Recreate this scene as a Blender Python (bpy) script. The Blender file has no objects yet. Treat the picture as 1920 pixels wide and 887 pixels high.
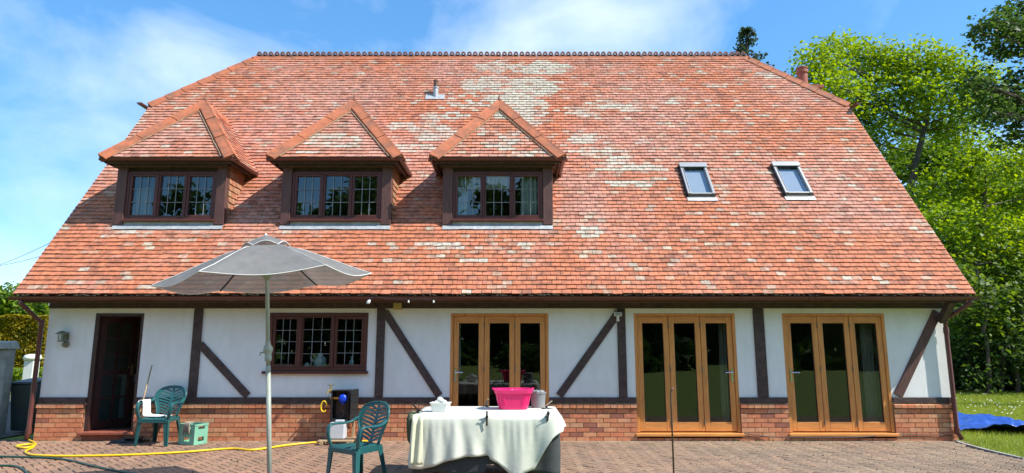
import bpy, math, random
import numpy as np
from mathutils import Vector, Matrix, noise as mnoise

random.seed(7)
RNG = np.random.default_rng(11)
R = math.radians
SC = bpy.context.scene
COL = SC.collection

# ------------------------------------------------------------------ camera
F_PX, PITCH, EYE = 1200.0, R(9.5), 1.58
cd = bpy.data.cameras.new('camera')
cd.sensor_width = 36.0
cd.lens = 36.0 * F_PX / 1920.0
cd.clip_start, cd.clip_end = 0.1, 3000
cam = bpy.data.objects.new('camera', cd)
COL.objects.link(cam)
cam.location = (0, 0, EYE)
cam.rotation_euler = (R(90) + PITCH, 0, 0)
SC.camera = cam
cP, sP = math.cos(PITCH), math.sin(PITCH)


def ray(px, py):
    u = (px - 960) / F_PX
    v = (443.5 - py) / F_PX
    return u, cP - v * sP, sP + v * cP


def at(px, py, Y):
    r = ray(px, py)
    t = Y / r[1]
    return Vector((r[0] * t, Y, EYE + r[2] * t))


def onground(px, py, Z=0.0):
    r = ray(px, py)
    t = (Z - EYE) / r[2]
    return Vector((r[0] * t, r[1] * t, Z))


def proj(p):
    z = p[2] - EYE
    d = p[1] * cP + z * sP
    return 960 + F_PX * p[0] / d, 443.5 - F_PX * (-p[1] * sP + z * cP) / d


# ------------------------------------------------------------------ light
SUN_FROM = Vector((0.84, -0.285, 1.0)).normalized()
world = bpy.data.worlds.new('World')
SC.world = world
world.use_nodes = True
wn = world.node_tree
wn.nodes.clear()
w_out = wn.nodes.new('ShaderNodeOutputWorld')
w_bg = wn.nodes.new('ShaderNodeBackground')
w_sky = wn.nodes.new('ShaderNodeTexSky')
w_sky.sky_type = 'NISHITA'
w_sky.sun_disc = False
w_sky.sun_elevation = math.asin(SUN_FROM.z)
w_sky.sun_rotation = math.atan2(SUN_FROM.x, SUN_FROM.y)
w_sky.altitude = 50
w_sky.air_density = 0.7
w_sky.dust_density = 0.0
w_sky.ozone_density = 4.0
w_bg.inputs['Strength'].default_value = 0.13
w_tc = wn.nodes.new('ShaderNodeTexCoord')
w_map = wn.nodes.new('ShaderNodeMapping')
w_map.inputs['Location'].default_value = (-7.942, -3.625, 8.422)
w_map.inputs['Scale'].default_value = (1.0, 1.0, 1.9)
w_n = wn.nodes.new('ShaderNodeTexNoise')
w_n.inputs['Scale'].default_value = 2.3
w_n.inputs['Detail'].default_value = 6.0
w_n.inputs['Roughness'].default_value = 0.56
w_n.inputs['Distortion'].default_value = 0.35
w_r = wn.nodes.new('ShaderNodeValToRGB')
w_r.color_ramp.elements[0].position = 0.42
w_r.color_ramp.elements[0].color = (0, 0, 0, 1)
w_r.color_ramp.elements[1].position = 0.74
w_r.color_ramp.elements[1].color = (0.60, 0.60, 0.60, 1)
w_mix = wn.nodes.new('ShaderNodeMixRGB')
w_mix.inputs[2].default_value = (3.4, 3.7, 4.1, 1)
wn.links.new(w_tc.outputs['Generated'], w_map.inputs['Vector'])
wn.links.new(w_map.outputs['Vector'], w_n.inputs['Vector'])
wn.links.new(w_n.outputs['Fac'], w_r.inputs['Fac'])
wn.links.new(w_r.outputs['Color'], w_mix.inputs['Fac'])
w_hs = wn.nodes.new('ShaderNodeHueSaturation')
w_hs.inputs['Hue'].default_value = 0.5
w_hs.inputs['Saturation'].default_value = 1.6
w_hs.inputs['Value'].default_value = 1.32
w_g = wn.nodes.new('ShaderNodeGamma')
w_g.inputs['Gamma'].default_value = 0.55
wn.links.new(w_sky.outputs['Color'], w_g.inputs['Color'])
wn.links.new(w_g.outputs['Color'], w_hs.inputs['Color'])
wn.links.new(w_hs.outputs['Color'], w_mix.inputs[1])
wn.links.new(w_mix.outputs['Color'], w_bg.inputs['Color'])
wn.links.new(w_bg.outputs['Background'], w_out.inputs['Surface'])

sl = bpy.data.lights.new('sun', 'SUN')
sl.energy = 2.3
sl.angle = R(0.53)
sl.color = (1.0, 0.95, 0.86)
sun = bpy.data.objects.new('sun', sl)
COL.objects.link(sun)
sun.location = (20, -5, 30)
sun.rotation_euler = (-SUN_FROM).to_track_quat('-Z', 'Y').to_euler()

vs = SC.view_settings
vs.view_transform = 'Standard'
vs.look = 'None'
vs.gamma = 1.0
vs.use_curve_mapping = False
vs.exposure = 1.66
SC.cycles.use_denoising = True
SC.cycles.max_bounces = 8
SC.cycles.transparent_max_bounces = 12
SC.cycles.caustics_reflective = False
SC.cycles.caustics_refractive = False

# ------------------------------------------------------------------ materials
MATS = {}


def newmat(name):
    m = bpy.data.materials.new(name)
    m.use_nodes = True
    m.node_tree.nodes.clear()
    MATS[name] = m
    return m, m.node_tree.nodes, m.node_tree.links


def mat(name, col, rough=0.6, var=0.15, scale=6.0, bump=0.0, bscale=60.0, tint=False, metal=0.0, spec=0.5,
        col2=None, scale2=1.2, amt2=0.0, stretch=None, coat=0.0, trans=0.0, lichen=None, sheer=0.0):
    """Principled surface: base colour (or the piece's own tint) broken up by two noises, plus fine relief."""
    m, N, L = newmat(name)
    out = N.new('ShaderNodeOutputMaterial')
    b = N.new('ShaderNodeBsdfPrincipled')
    b.inputs['Roughness'].default_value = rough
    b.inputs['Metallic'].default_value = metal
    b.inputs['Specular IOR Level'].default_value = spec
    b.inputs['Coat Weight'].default_value = coat
    tc = N.new('ShaderNodeTexCoord')
    src = tc.outputs['Object']
    if stretch:
        mp = N.new('ShaderNodeMapping')
        mp.inputs['Scale'].default_value = stretch
        L.new(src, mp.inputs['Vector'])
        src = mp.outputs['Vector']
    n1 = N.new('ShaderNodeTexNoise')
    n1.inputs['Scale'].default_value = scale
    n1.inputs['Detail'].default_value = 5.0
    n1.inputs['Roughness'].default_value = 0.62
    L.new(src, n1.inputs['Vector'])
    mr = N.new('ShaderNodeMapRange')
    mr.inputs['From Min'].default_value = 0.28
    mr.inputs['From Max'].default_value = 0.72
    mr.inputs['To Min'].default_value = 1.0 - var
    mr.inputs['To Max'].default_value = 1.0 + var
    L.new(n1.outputs['Fac'], mr.inputs['Value'])
    if tint:
        at_ = N.new('ShaderNodeAttribute')
        at_.attribute_name = 'tint'
        base = at_.outputs['Color']
    else:
        rgb = N.new('ShaderNodeRGB')
        rgb.outputs[0].default_value = (*col, 1)
        base = rgb.outputs[0]
    if col2 is not None:
        n2 = N.new('ShaderNodeTexNoise')
        n2.inputs['Scale'].default_value = scale2
        n2.inputs['Detail'].default_value = 6.0
        n2.inputs['Roughness'].default_value = 0.65
        L.new(src, n2.inputs['Vector'])
        r2 = N.new('ShaderNodeMapRange')
        r2.inputs['From Min'].default_value = 0.45
        r2.inputs['From Max'].default_value = 0.72
        r2.inputs['To Min'].default_value = 0.0
        r2.inputs['To Max'].default_value = amt2
        L.new(n2.outputs['Fac'], r2.inputs['Value'])
        mx2 = N.new('ShaderNodeMixRGB')
        mx2.inputs[2].default_value = (*col2, 1)
        L.new(r2.outputs['Result'], mx2.inputs['Fac'])
        L.new(base, mx2.inputs[1])
        base = mx2.outputs['Color']
    if lichen is not None:
        n4 = N.new('ShaderNodeTexNoise')
        n4.inputs['Scale'].default_value = 11.0
        n4.inputs['Detail'].default_value = 6.0
        n4.inputs['Roughness'].default_value = 0.68
        L.new(src, n4.inputs['Vector'])
        k1 = N.new('ShaderNodeMath')          # the more lichen a tile carries, the lower the threshold
        k1.operation = 'MULTIPLY_ADD'
        k1.inputs[1].default_value = 0.42
        L.new(at_.outputs['Alpha'], k1.inputs[0])
        L.new(n4.outputs['Fac'], k1.inputs[2])
        r4 = N.new('ShaderNodeMapRange')
        r4.inputs['From Min'].default_value = 0.66
        r4.inputs['From Max'].default_value = 0.84
        r4.inputs['To Min'].default_value = 0.0
        r4.inputs['To Max'].default_value = 0.88
        L.new(k1.outputs[0], r4.inputs['Value'])
        mx4 = N.new('ShaderNodeMixRGB')
        mx4.inputs[2].default_value = (*lichen, 1)
        L.new(r4.outputs['Result'], mx4.inputs['Fac'])
        L.new(base, mx4.inputs[1])
        base = mx4.outputs['Color']
    mul = N.new('ShaderNodeVectorMath')
    mul.operation = 'SCALE'
    L.new(base, mul.inputs[0])
    L.new(mr.outputs['Result'], mul.inputs['Scale'])
    L.new(mul.outputs['Vector'], b.inputs['Base Color'])
    if bump > 0:
        n3 = N.new('ShaderNodeTexNoise')
        n3.inputs['Scale'].default_value = bscale
        n3.inputs['Detail'].default_value = 4.0
        L.new(src, n3.inputs['Vector'])
        bp = N.new('ShaderNodeBump')
        bp.inputs['Strength'].default_value = bump
        bp.inputs['Distance'].default_value = 0.02
        L.new(n3.outputs['Fac'], bp.inputs['Height'])
        L.new(bp.outputs['Normal'], b.inputs['Normal'])
    surf = b.outputs[0]
    if trans > 0:
        tr = N.new('ShaderNodeBsdfTranslucent')
        L.new(mul.outputs['Vector'], tr.inputs['Color'])
        ms = N.new('ShaderNodeMixShader')
        ms.inputs['Fac'].default_value = trans
        L.new(surf, ms.inputs[1])
        L.new(tr.outputs[0], ms.inputs[2])
        surf = ms.outputs[0]
    if sheer > 0:
        tp = N.new('ShaderNodeBsdfTransparent')
        ms2 = N.new('ShaderNodeMixShader')
        ms2.inputs['Fac'].default_value = sheer
        L.new(surf, ms2.inputs[1])
        L.new(tp.outputs[0], ms2.inputs[2])
        surf = ms2.outputs[0]
    L.new(surf, out.inputs['Surface'])
    return m


def glassmat(name, tintc=(0.82, 0.88, 0.86), boost=1.7, rough=0.0):
    m, N, L = newmat(name)
    out = N.new('ShaderNodeOutputMaterial')
    tr = N.new('ShaderNodeBsdfTransparent')
    tr.inputs['Color'].default_value = (*tintc, 1)
    gl = N.new('ShaderNodeBsdfGlossy')
    gl.inputs['Roughness'].default_value = rough
    tc = N.new('ShaderNodeTexCoord')
    nz = N.new('ShaderNodeTexNoise')
    nz.inputs['Scale'].default_value = 1.7
    nz.inputs['Detail'].default_value = 1.0
    bp = N.new('ShaderNodeBump')
    bp.inputs['Strength'].default_value = 0.035
    bp.inputs['Distance'].default_value = 0.02
    L.new(tc.outputs['Object'], nz.inputs['Vector'])
    L.new(nz.outputs['Fac'], bp.inputs['Height'])
    L.new(bp.outputs['Normal'], gl.inputs['Normal'])
    lw = N.new('ShaderNodeLayerWeight')      # Schlick's law, the same from both sides of the sheet
    lw.inputs['Blend'].default_value = 0.5
    pw = N.new('ShaderNodeMath')
    pw.operation = 'POWER'
    pw.inputs[1].default_value = 5.0
    L.new(lw.outputs['Facing'], pw.inputs[0])
    fr = N.new('ShaderNodeMath')
    fr.operation = 'MULTIPLY_ADD'
    fr.inputs[1].default_value = 0.95
    fr.inputs[2].default_value = 0.05
    L.new(pw.outputs[0], fr.inputs[0])
    mm = N.new('ShaderNodeMath')
    mm.operation = 'MULTIPLY'
    mm.use_clamp = True
    mm.inputs[1].default_value = boost
    ms = N.new('ShaderNodeMixShader')
    L.new(fr.outputs[0], mm.inputs[0])
    L.new(mm.outputs[0], ms.inputs['Fac'])
    L.new(tr.outputs[0], ms.inputs[1])
    L.new(gl.outputs[0], ms.inputs[2])
    L.new(ms.outputs[0], out.inputs['Surface'])
    return m


def leafmat(name, trans=0.42, var=0.25):
    m, N, L = newmat(name)
    out = N.new('ShaderNodeOutputMaterial')
    a = N.new('ShaderNodeAttribute')
    a.attribute_name = 'tint'
    d = N.new('ShaderNodeBsdfPrincipled')
    d.inputs['Roughness'].default_value = 0.55
    d.inputs['Specular IOR Level'].default_value = 0.3
    t = N.new('ShaderNodeBsdfTranslucent')
    hs = N.new('ShaderNodeHueSaturation')
    hs.inputs['Hue'].default_value = 0.48
    hs.inputs['Saturation'].default_value = 1.1
    hs.inputs['Value'].default_value = 1.6
    ms = N.new('ShaderNodeMixShader')
    ms.inputs['Fac'].default_value = trans
    L.new(a.outputs['Color'], d.inputs['Base Color'])
    L.new(a.outputs['Color'], hs.inputs['Color'])
    L.new(hs.outputs[0], t.inputs['Color'])
    L.new(d.outputs[0], ms.inputs[1])
    L.new(t.outputs[0], ms.inputs[2])
    L.new(ms.outputs[0], out.inputs['Surface'])
    return m


mat('tile', (0.4, 0.14, 0.08), 0.85, 0.34, 13.0, 0.35, 70, tint=True, col2=(0.15, 0.085, 0.06), scale2=8.5, amt2=0.68, lichen=(0.50, 0.455, 0.37))
mat('hip_clay', (0.44, 0.135, 0.06), 0.8, 0.22, 7.0, 0.3, 60, col2=(0.12, 0.085, 0.06), scale2=3.0, amt2=0.75)
mat('crest_clay', (0.30, 0.125, 0.085), 0.8, 0.3, 9.0, 0.3, 60, col2=(0.14, 0.095, 0.08), scale2=5.0, amt2=0.7)
mat('mortar', (0.36, 0.25, 0.16), 0.9, 0.25, 14, 0.5, 90)
mat('roof_felt', (0.05, 0.035, 0.03), 0.95, 0.2, 6)
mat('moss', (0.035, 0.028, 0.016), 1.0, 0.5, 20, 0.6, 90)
mat('render', (0.90, 0.90, 0.88), 0.9, 0.04, 9.0, 0.12, 45, col2=(0.70, 0.68, 0.61), scale2=1.3, amt2=0.5, stretch=(1, 1, 0.4))
mat('brick', (0.4, 0.15, 0.08), 0.9, 0.22, 16, 0.15, 90, tint=True)
mat('brick_mortar', (0.24, 0.15, 0.09), 0.95, 0.2, 20, 0.4, 90)
mat('timber', (0.072, 0.042, 0.037), 0.62, 0.5, 13, 0.5, 40, stretch=(1, 1, 1), col2=(0.06, 0.035, 0.03), scale2=3, amt2=0.5)
mat('timber_worn', (0.125, 0.055, 0.045), 0.6, 0.28, 5, 0.3, 30, stretch=(6, 6, 1), col2=(0.065, 0.03, 0.025), scale2=2, amt2=0.7)
mat('brown_frame', (0.11, 0.032, 0.022), 0.42, 0.15, 6, 0.05, 40)
mat('door_brown', (0.055, 0.021, 0.017), 0.5, 0.2, 6, 0.05, 40)
mat('gutter_plastic', (0.115, 0.036, 0.028), 0.38, 0.15, 4, 0.03, 40)
mat('oak', (0.74, 0.31, 0.084), 0.45, 0.20, 5, 0.12, 26, stretch=(9, 9, 0.7), col2=(0.42, 0.165, 0.045), scale2=2.4, amt2=0.6)
mat('oak_rail', (0.74, 0.31, 0.084), 0.45, 0.20, 5, 0.12, 26, stretch=(0.7, 9, 9), col2=(0.42, 0.165, 0.045), scale2=2.4, amt2=0.6)
mat('gasket', (0.02, 0.02, 0.02), 0.6, 0.1)
mat('chrome', (0.62, 0.62, 0.63), 0.22, 0.03, metal=1.0)
mat('lead', (0.42, 0.43, 0.44), 0.55, 0.22, 5, 0.4, 18, metal=0.25, col2=(0.62, 0.63, 0.63), scale2=4, amt2=0.7)
mat('lead_came', (0.36, 0.37, 0.38), 0.5, 0.1, metal=0.2)
mat('sky_frame', (0.44, 0.44, 0.44), 0.35, 0.05, metal=0.4)
mat('black_rubber', (0.018, 0.018, 0.02), 0.5, 0.2)
mat('room_plaster', (0.22, 0.20, 0.18), 0.9, 0.05)
mat('room_floor', (0.12, 0.09, 0.07), 0.6, 0.1)
mat('attic_plaster', (0.30, 0.29, 0.27), 0.9, 0.05)
mat('curtain', (0.78, 0.78, 0.76), 0.9, 0.05, 5, trans=0.35)
mat('curtain_grey', (0.30, 0.29, 0.27), 0.9, 0.05, 5)
mat('sky_reflection_pale', (0.55, 0.58, 0.62), 0.8, 0.05)  # pale blue-grey standing in for sky reflected in the skylight panes
mat('kitchen_white', (0.75, 0.75, 0.73), 0.4, 0.05)
mat('inner_wood', (0.20, 0.11, 0.055), 0.5, 0.2, 6)
mat('red_tile', (0.30, 0.085, 0.05), 0.55, 0.2, 8, 0.1)
mat('paver', (0.3, 0.2, 0.15), 0.9, 0.25, 22, 0.5, 120, tint=True, col2=(0.10, 0.078, 0.06), scale2=1.1, amt2=0.6)
mat('joint_sand', (0.085, 0.06, 0.042), 0.95, 0.3, 25, 0.5, 120)
mat('border_mortar', (0.30, 0.225, 0.155), 0.95, 0.25, 14, 0.4, 90)
mat('concrete', (0.36, 0.35, 0.32), 0.9, 0.2, 6, 0.4, 60, col2=(0.12, 0.12, 0.10), scale2=2.5, amt2=0.6)
mat('asphalt', (0.075, 0.068, 0.062), 0.95, 0.25, 12, 0.4, 120)
mat('soil_lawn', (0.15, 0.21, 0.03), 0.95, 0.3, 3.0, 0.6, 60, col2=(0.12, 0.15, 0.03), scale2=0.6, amt2=0.6)
mat('blade', (0.1, 0.2, 0.03), 0.6, 0.0, tint=True, trans=0.35)
mat('tarp', (0.025, 0.085, 0.40), 0.28, 0.2, 4, 0.9, 7)
mat('chair_green', (0.016, 0.098, 0.102), 0.36, 0.12, 8, 0.04, 60, col2=(0.02, 0.10, 0.10), scale2=3, amt2=0.5)
mat('crate_green', (0.19, 0.46, 0.32), 0.5, 0.15, 8, col2=(0.24, 0.38, 0.28), scale2=6, amt2=0.5)
mat('cloth', (0.78, 0.79, 0.70), 0.9, 0.06, 5, 0.10, 22, trans=0.18, col2=(0.70, 0.72, 0.58), scale2=1.5, amt2=0.5)
mat('cream_cloth', (0.66, 0.66, 0.48), 0.9, 0.08, 6, 0.15, 60)
mat('towel', (0.82, 0.82, 0.81), 0.95, 0.05, 8, 0.4, 150)
mat('dark_cloth', (0.05, 0.055, 0.06), 0.9, 0.2, 6, 0.2, 60)
mat('olive_cloth', (0.10, 0.115, 0.065), 0.9, 0.2, 6, 0.2, 60)
mat('pink', (0.86, 0.022, 0.19), 0.35, 0.05, 6, trans=0.15)
mat('white_plastic', (0.80, 0.80, 0.76), 0.4, 0.05)
mat('jerry', (0.72, 0.75, 0.78), 0.4, 0.05, trans=0.3)
mat('grey_plastic', (0.23, 0.24, 0.25), 0.5, 0.15)
mat('black_plastic', (0.014, 0.015, 0.016), 0.45, 0.2)
mat('parasol_pole', (0.30, 0.34, 0.29), 0.4, 0.12, 6, col2=(0.40, 0.42, 0.38), scale2=4, amt2=0.5)
mat('parasol_cloth', (0.23, 0.23, 0.225), 0.9, 0.16, 5.0, 0.3, 14, trans=0.3, sheer=0.10, col2=(0.25, 0.25, 0.24), scale2=2, amt2=0.5)
mat('parasol_trim', (0.70, 0.70, 0.68), 0.8, 0.05)
mat('steel_rust', (0.14, 0.075, 0.05), 0.7, 0.3, 12)
mat('hose_yellow', (0.85, 0.56, 0.01), 0.4, 0.06)
mat('hose_green', (0.012, 0.075, 0.045), 0.4, 0.1)
mat('brass', (0.52, 0.40, 0.18), 0.4, 0.2, metal=0.8)
mat('blue_plastic', (0.01, 0.06, 0.60), 0.3, 0.05)
mat('orange_plastic', (0.80, 0.36, 0.02), 0.4, 0.05)
mat('pine_wood', (0.42, 0.30, 0.17), 0.75, 0.2, 7, 0.1, stretch=(1, 4, 4))
mat('brown_board', (0.10, 0.062, 0.045), 0.75, 0.25, 7)
mat('cream_box', (0.66, 0.52, 0.22), 0.6, 0.08)
mat('glow_bulb', (0.85, 0.85, 0.82), 0.25, 0.02)
mat('lamp_metal', (0.22, 0.21, 0.16), 0.45, 0.25, metal=0.5)
mat('bin_black', (0.016, 0.03, 0.03), 0.5, 0.15)
mat('post_white', (0.72, 0.71, 0.68), 0.7, 0.1)
mat('rag', (0.30, 0.24, 0.19), 0.95, 0.2, 12)
mat('bark', (0.075, 0.062, 0.048), 0.95, 0.35, 6, 0.7, 18, stretch=(1, 1, 0.4))
mat('terracotta', (0.36, 0.11, 0.07), 0.75, 0.2, 6)
mat('flue_grey', (0.45, 0.46, 0.48), 0.5, 0.15, metal=0.4)
mat('daisy', (0.8, 0.8, 0.74), 0.7, 0.02)
mat('cable_black', (0.03, 0.03, 0.03), 0.6, 0.1)
glassmat('glass', boost=1.0)
glassmat('window_glass', boost=1.7)
glassmat('roof_glass', (0.86, 0.90, 0.94), boost=1.6)
leafmat('leaf')

# ------------------------------------------------------------------ mesh helpers


class MB:
    def __init__(s):
        s.v, s.f, s.t = [], [], []
        s.tint = None

    def face(s, idx):
        s.f.append(idx)
        s.t.append(s.tint)

    def quad(s, a, b, c, d):
        i = len(s.v)
        s.v += [tuple(a), tuple(b), tuple(c), tuple(d)]
        s.face((i, i + 1, i + 2, i + 3))

    def poly(s, pts):
        i = len(s.v)
        s.v += [tuple(p) for p in pts]
        s.face(tuple(range(i, i + len(pts))))

    def hexa(s, p):
        """8 corners: bottom ring 0-3 (counter-clockwise from above), top ring 4-7."""
        i = len(s.v)
        s.v += [tuple(q) for q in p]
        for f in ((3, 2, 1, 0), (4, 5, 6, 7), (0, 1, 5, 4), (1, 2, 6, 5), (2, 3, 7, 6), (3, 0, 4, 7)):
            s.face(tuple(i + k for k in f))
        return s

    def box(s, x0, x1, y0, y1, z0, z1, M=None):
        p = [Vector(q) for q in ((x0, y0, z0), (x1, y0, z0), (x1, y1, z0), (x0, y1, z0),
                                 (x0, y0, z1), (x1, y0, z1), (x1, y1, z1), (x0, y1, z1))]
        if M is not None:
            p = [M @ q for q in p]
        return s.hexa(p)

    def bar(s, a, b, w, h, up=(0, 0, 1)):
        """Rectangular bar from a to b, w across, h along up."""
        a, b = Vector(a), Vector(b)
        d = (b - a).normalized()
        side = d.cross(Vector(up)).normalized()
        u = side.cross(d).normalized()
        s1, u1 = side * w / 2, u * h / 2
        return s.hexa([a - s1 - u1, a + s1 - u1, b + s1 - u1, b - s1 - u1,
                       a - s1 + u1, a + s1 + u1, b + s1 + u1, b - s1 + u1])

    def tube(s, pts, rad, n=8, cap=True, flat=1.0):
        pts = [Vector(p) for p in pts]
        m = len(pts)
        if not hasattr(rad, '__len__'):
            rad = [rad] * m
        prev = None
        i0 = len(s.v)
        for k in range(m):
            if k == 0:
                d = pts[1] - pts[0]
            elif k == m - 1:
                d = pts[-1] - pts[-2]
            else:
                d = pts[k + 1] - pts[k - 1]
            d.normalize()
            if prev is None:
                ref = Vector((0, 0, 1)) if abs(d.z) < 0.9 else Vector((1, 0, 0))
                a = d.cross(ref).normalized()
            else:
                a = prev - d * prev.dot(d)
                a = a.normalized() if a.length > 1e-6 else d.orthogonal().normalized()
            b = d.cross(a)
            prev = a
            for j in range(n):
                t = 2 * math.pi * j / n
                s.v.append(tuple(pts[k] + (a * math.cos(t) + b * math.sin(t) * flat) * rad[k]))
        for k in range(m - 1):
            for j in range(n):
                j2 = (j + 1) % n
                s.face((i0 + k * n + j, i0 + k * n + j2, i0 + (k + 1) * n + j2, i0 + (k + 1) * n + j))
        if cap:
            s.face(tuple(i0 + j for j in reversed(range(n))))
            s.face(tuple(i0 + (m - 1) * n + j for j in range(n)))
        return s

    def lathe(s, prof, c=(0, 0, 0), n=16, M=None, sx=1.0, sy=1.0):
        """prof: list of (radius, z)."""
        i0 = len(s.v)
        c = Vector(c)
        for r, z in prof:
            for j in range(n):
                t = 2 * math.pi * j / n
                q = Vector((r * math.cos(t) * sx, r * math.sin(t) * sy, z))
                if M is not None:
                    q = M @ q
                s.v.append(tuple(q + c))
        for k in range(len(prof) - 1):
            for j in range(n):
                j2 = (j + 1) % n
                s.face((i0 + k * n + j, i0 + k * n + j2, i0 + (k + 1) * n + j2, i0 + (k + 1) * n + j))
        s.face(tuple(i0 + j for j in reversed(range(n))))
        s.face(tuple(i0 + (len(prof) - 1) * n + j for j in range(n)))
        return s

    def grid(s, fn, nu, nv):
        i0 = len(s.v)
        for a in range(nu + 1):
            for b in range(nv + 1):
                s.v.append(tuple(fn(a / nu, b / nv)))
        for a in range(nu):
            for b in range(nv):
                q = i0 + a * (nv + 1) + b
                s.face((q, q + nv + 1, q + nv + 2, q + 1))
        return s

    def build(s, name, m, parent=None, world=True, smooth=False, solid=0.0, bevel=0.0, subsurf=0):
        off = Vector((0, 0, 0))
        if parent is not None and world:
            p = parent
            while p is not None:
                off += p.location
                p = p.parent
        me = bpy.data.meshes.new(name)
        vv = [(a[0] - off.x, a[1] - off.y, a[2] - off.z) for a in s.v]
        me.from_pydata(vv, [], s.f)
        me.materials.append(MATS[m])
        if any(t is not None for t in s.t):
            at_ = me.attributes.new('tint', 'FLOAT_COLOR', 'FACE')
            flat = []
            for t in s.t:
                t = t or (0.5, 0.5, 0.5)
                flat += [t[0], t[1], t[2], t[3] if len(t) > 3 else 0.0]
            at_.data.foreach_set('color', flat)
        if smooth:
            me.polygons.foreach_set('use_smooth', [True] * len(me.polygons))
        o = bpy.data.objects.new(name, me)
        COL.objects.link(o)
        if parent is not None:
            o.parent = parent
        if solid:
            md = o.modifiers.new('s', 'SOLIDIFY')
            md.thickness = solid
            md.offset = 0
        if bevel:
            md = o.modifiers.new('b', 'BEVEL')
            md.width = bevel
            md.segments = 2
            md.limit_method = 'ANGLE'
            md.angle_limit = R(40)
        if subsurf:
            md = o.modifiers.new('u', 'SUBSURF')
            md.levels = md.render_levels = subsurf
        return o


def tag(o, label=None, cat=None, group=None, kind=None):
    if label:
        o['label'] = label
    if cat:
        o['category'] = cat
    if group:
        o['group'] = group
    if kind:
        o['kind'] = kind
    return o


def empty(name, loc, rz=0.0):
    o = bpy.data.objects.new(name, None)
    COL.objects.link(o)
    o.location = loc
    o.rotation_euler = (0, 0, rz)
    o.empty_display_size = 0.2
    return o


def copy_tree(o, parent=None):
    c = o.copy()
    COL.objects.link(c)
    c.parent = parent
    for ch in list(o.children):
        copy_tree(ch, c)
    return c


def jit(c, a):
    k = 1 + random.uniform(-a, a)
    return (c[0] * k, c[1] * k * (1 + random.uniform(-a, a) * 0.3), c[2] * k * (1 + random.uniform(-a, a) * 0.3))


def lerp3(a, b, t):
    return tuple(a[i] + (b[i] - a[i]) * t for i in range(3))


def bez(a, b, c, d, n=12):
    out = []
    for i in range(n + 1):
        t = i / n
        out.append(a * (1 - t) ** 3 + b * 3 * t * (1 - t) ** 2 + c * 3 * t * t * (1 - t) + d * t ** 3)
    return out


def spline(pts, n=8):
    """Catmull-Rom through points."""
    pts = [Vector(p) for p in pts]
    P = [pts[0] * 2 - pts[1]] + pts + [pts[-1] * 2 - pts[-2]]
    out = []
    for i in range(1, len(P) - 2):
        for k in range(n):
            t = k / n
            a, b, c, d = P[i - 1], P[i], P[i + 1], P[i + 2]
            out.append(0.5 * (2 * b + (c - a) * t + (2 * a - 5 * b + 4 * c - d) * t * t + (3 * b - a - 3 * c + d) * t ** 3))
    out.append(pts[-1])
    return out


# ================================================================== GROUND
WALL = 11.0
g = MB()
g.quad((-400, -300, -0.035), (400, -300, -0.035), (400, 500, -0.035), (-400, 500, -0.035))
tag(g.build('lawn', 'soil_lawn'), kind='structure')

# patio outline; right-hand edge runs from the house corner out to the right of the frame
e0 = onground(1800, 830)
e1 = onground(1850, 843)
e2 = onground(1918, 859)
EDGE = [Vector((7.50, 11.25, 0)), Vector((e0.x + 0.02, e0.y, 0)), Vector((e1.x, e1.y, 0)), Vector((e2.x, e2.y, 0)),
        Vector((8.35, 8.6, 0)), Vector((8.6, 7.75, 0))]
PATIO_FRONT = 7.35


def edge_x(y):
    for a, b in zip(EDGE[:-1], EDGE[1:]):
        if b.y <= y <= a.y:
            t = (a.y - y) / max(1e-6, a.y - b.y)
            return a.x + (b.x - a.x) * t
    return EDGE[-1].x if y < EDGE[-1].y else EDGE[0].x


def front_y(x):
    # the paving stops just before the frame's lower edge on the right, and runs on towards the viewer on the left
    return 7.45 if x > 0.4 else max(2.0, 7.45 - (0.4 - x) * 1.6)


base = MB()
pts = [Vector((-8.9, 11.25, -0.02))] + [Vector((p.x, p.y, -0.02)) for p in EDGE if p.y > 7.5]
pts += [Vector((8.62, 7.45, -0.02)), Vector((0.4, 7.45, -0.02)), Vector((-3.0, 2.0, -0.02)), Vector((-8.9, 2.0, -0.02))]
base.poly(list(reversed(pts)))
patio = tag(base.build('patio', 'joint_sand'), kind='structure')

PAVER_C = [(0.29, 0.17, 0.11), (0.27, 0.175, 0.115), (0.30, 0.195, 0.13), (0.25, 0.165, 0.112), (0.28, 0.195, 0.135)]


def herringbone():
    out = []
    L_, W_ = 0.2, 0.1
    n = 110
    for i in range(-n, n):
        for j in range(-n, n):
            m = (i - j) % 4
            if m == 0:
                out.append((i * W_, j * W_, L_, W_))      # horizontal
            elif m == 3:
                out.append((i * W_, j * W_, W_, L_))      # upright
    return out


def paver_piece(mb, cx, cy, w, h, M, z):
    g_ = 0.0062
    b_ = 0.006
    x0, x1, y0, y1 = cx + g_, cx + w - g_, cy + g_, cy + h - g_
    tx, ty = random.gauss(0, 0.006), random.gauss(0, 0.006)
    mx, my = (x0 + x1) / 2, (y0 + y1) / 2

    def P(x, y, zz):
        q = M @ Vector((x, y, 0))
        return (q.x, q.y, zz + (x - mx) * tx + (y - my) * ty)
    lo = [P(x0, y0, -0.03), P(x1, y0, -0.03), P(x1, y1, -0.03), P(x0, y1, -0.03)]
    mi = [P(x0, y0, z - b_), P(x1, y0, z - b_), P(x1, y1, z - b_), P(x0, y1, z - b_)]
    hi = [P(x0 + b_, y0 + b_, z), P(x1 - b_, y0 + b_, z), P(x1 - b_, y1 - b_, z), P(x0 + b_, y1 - b_, z)]
    i = len(mb.v)
    mb.v += lo + mi + hi
    mb.face((i + 8, i + 9, i + 10, i + 11))
    for k in range(4):
        k2 = (k + 1) % 4
        mb.face((i + k, i + k2, i + 4 + k2, i + 4 + k))
        mb.face((i + 4 + k, i + 4 + k2, i + 8 + k2, i + 8 + k))


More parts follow.
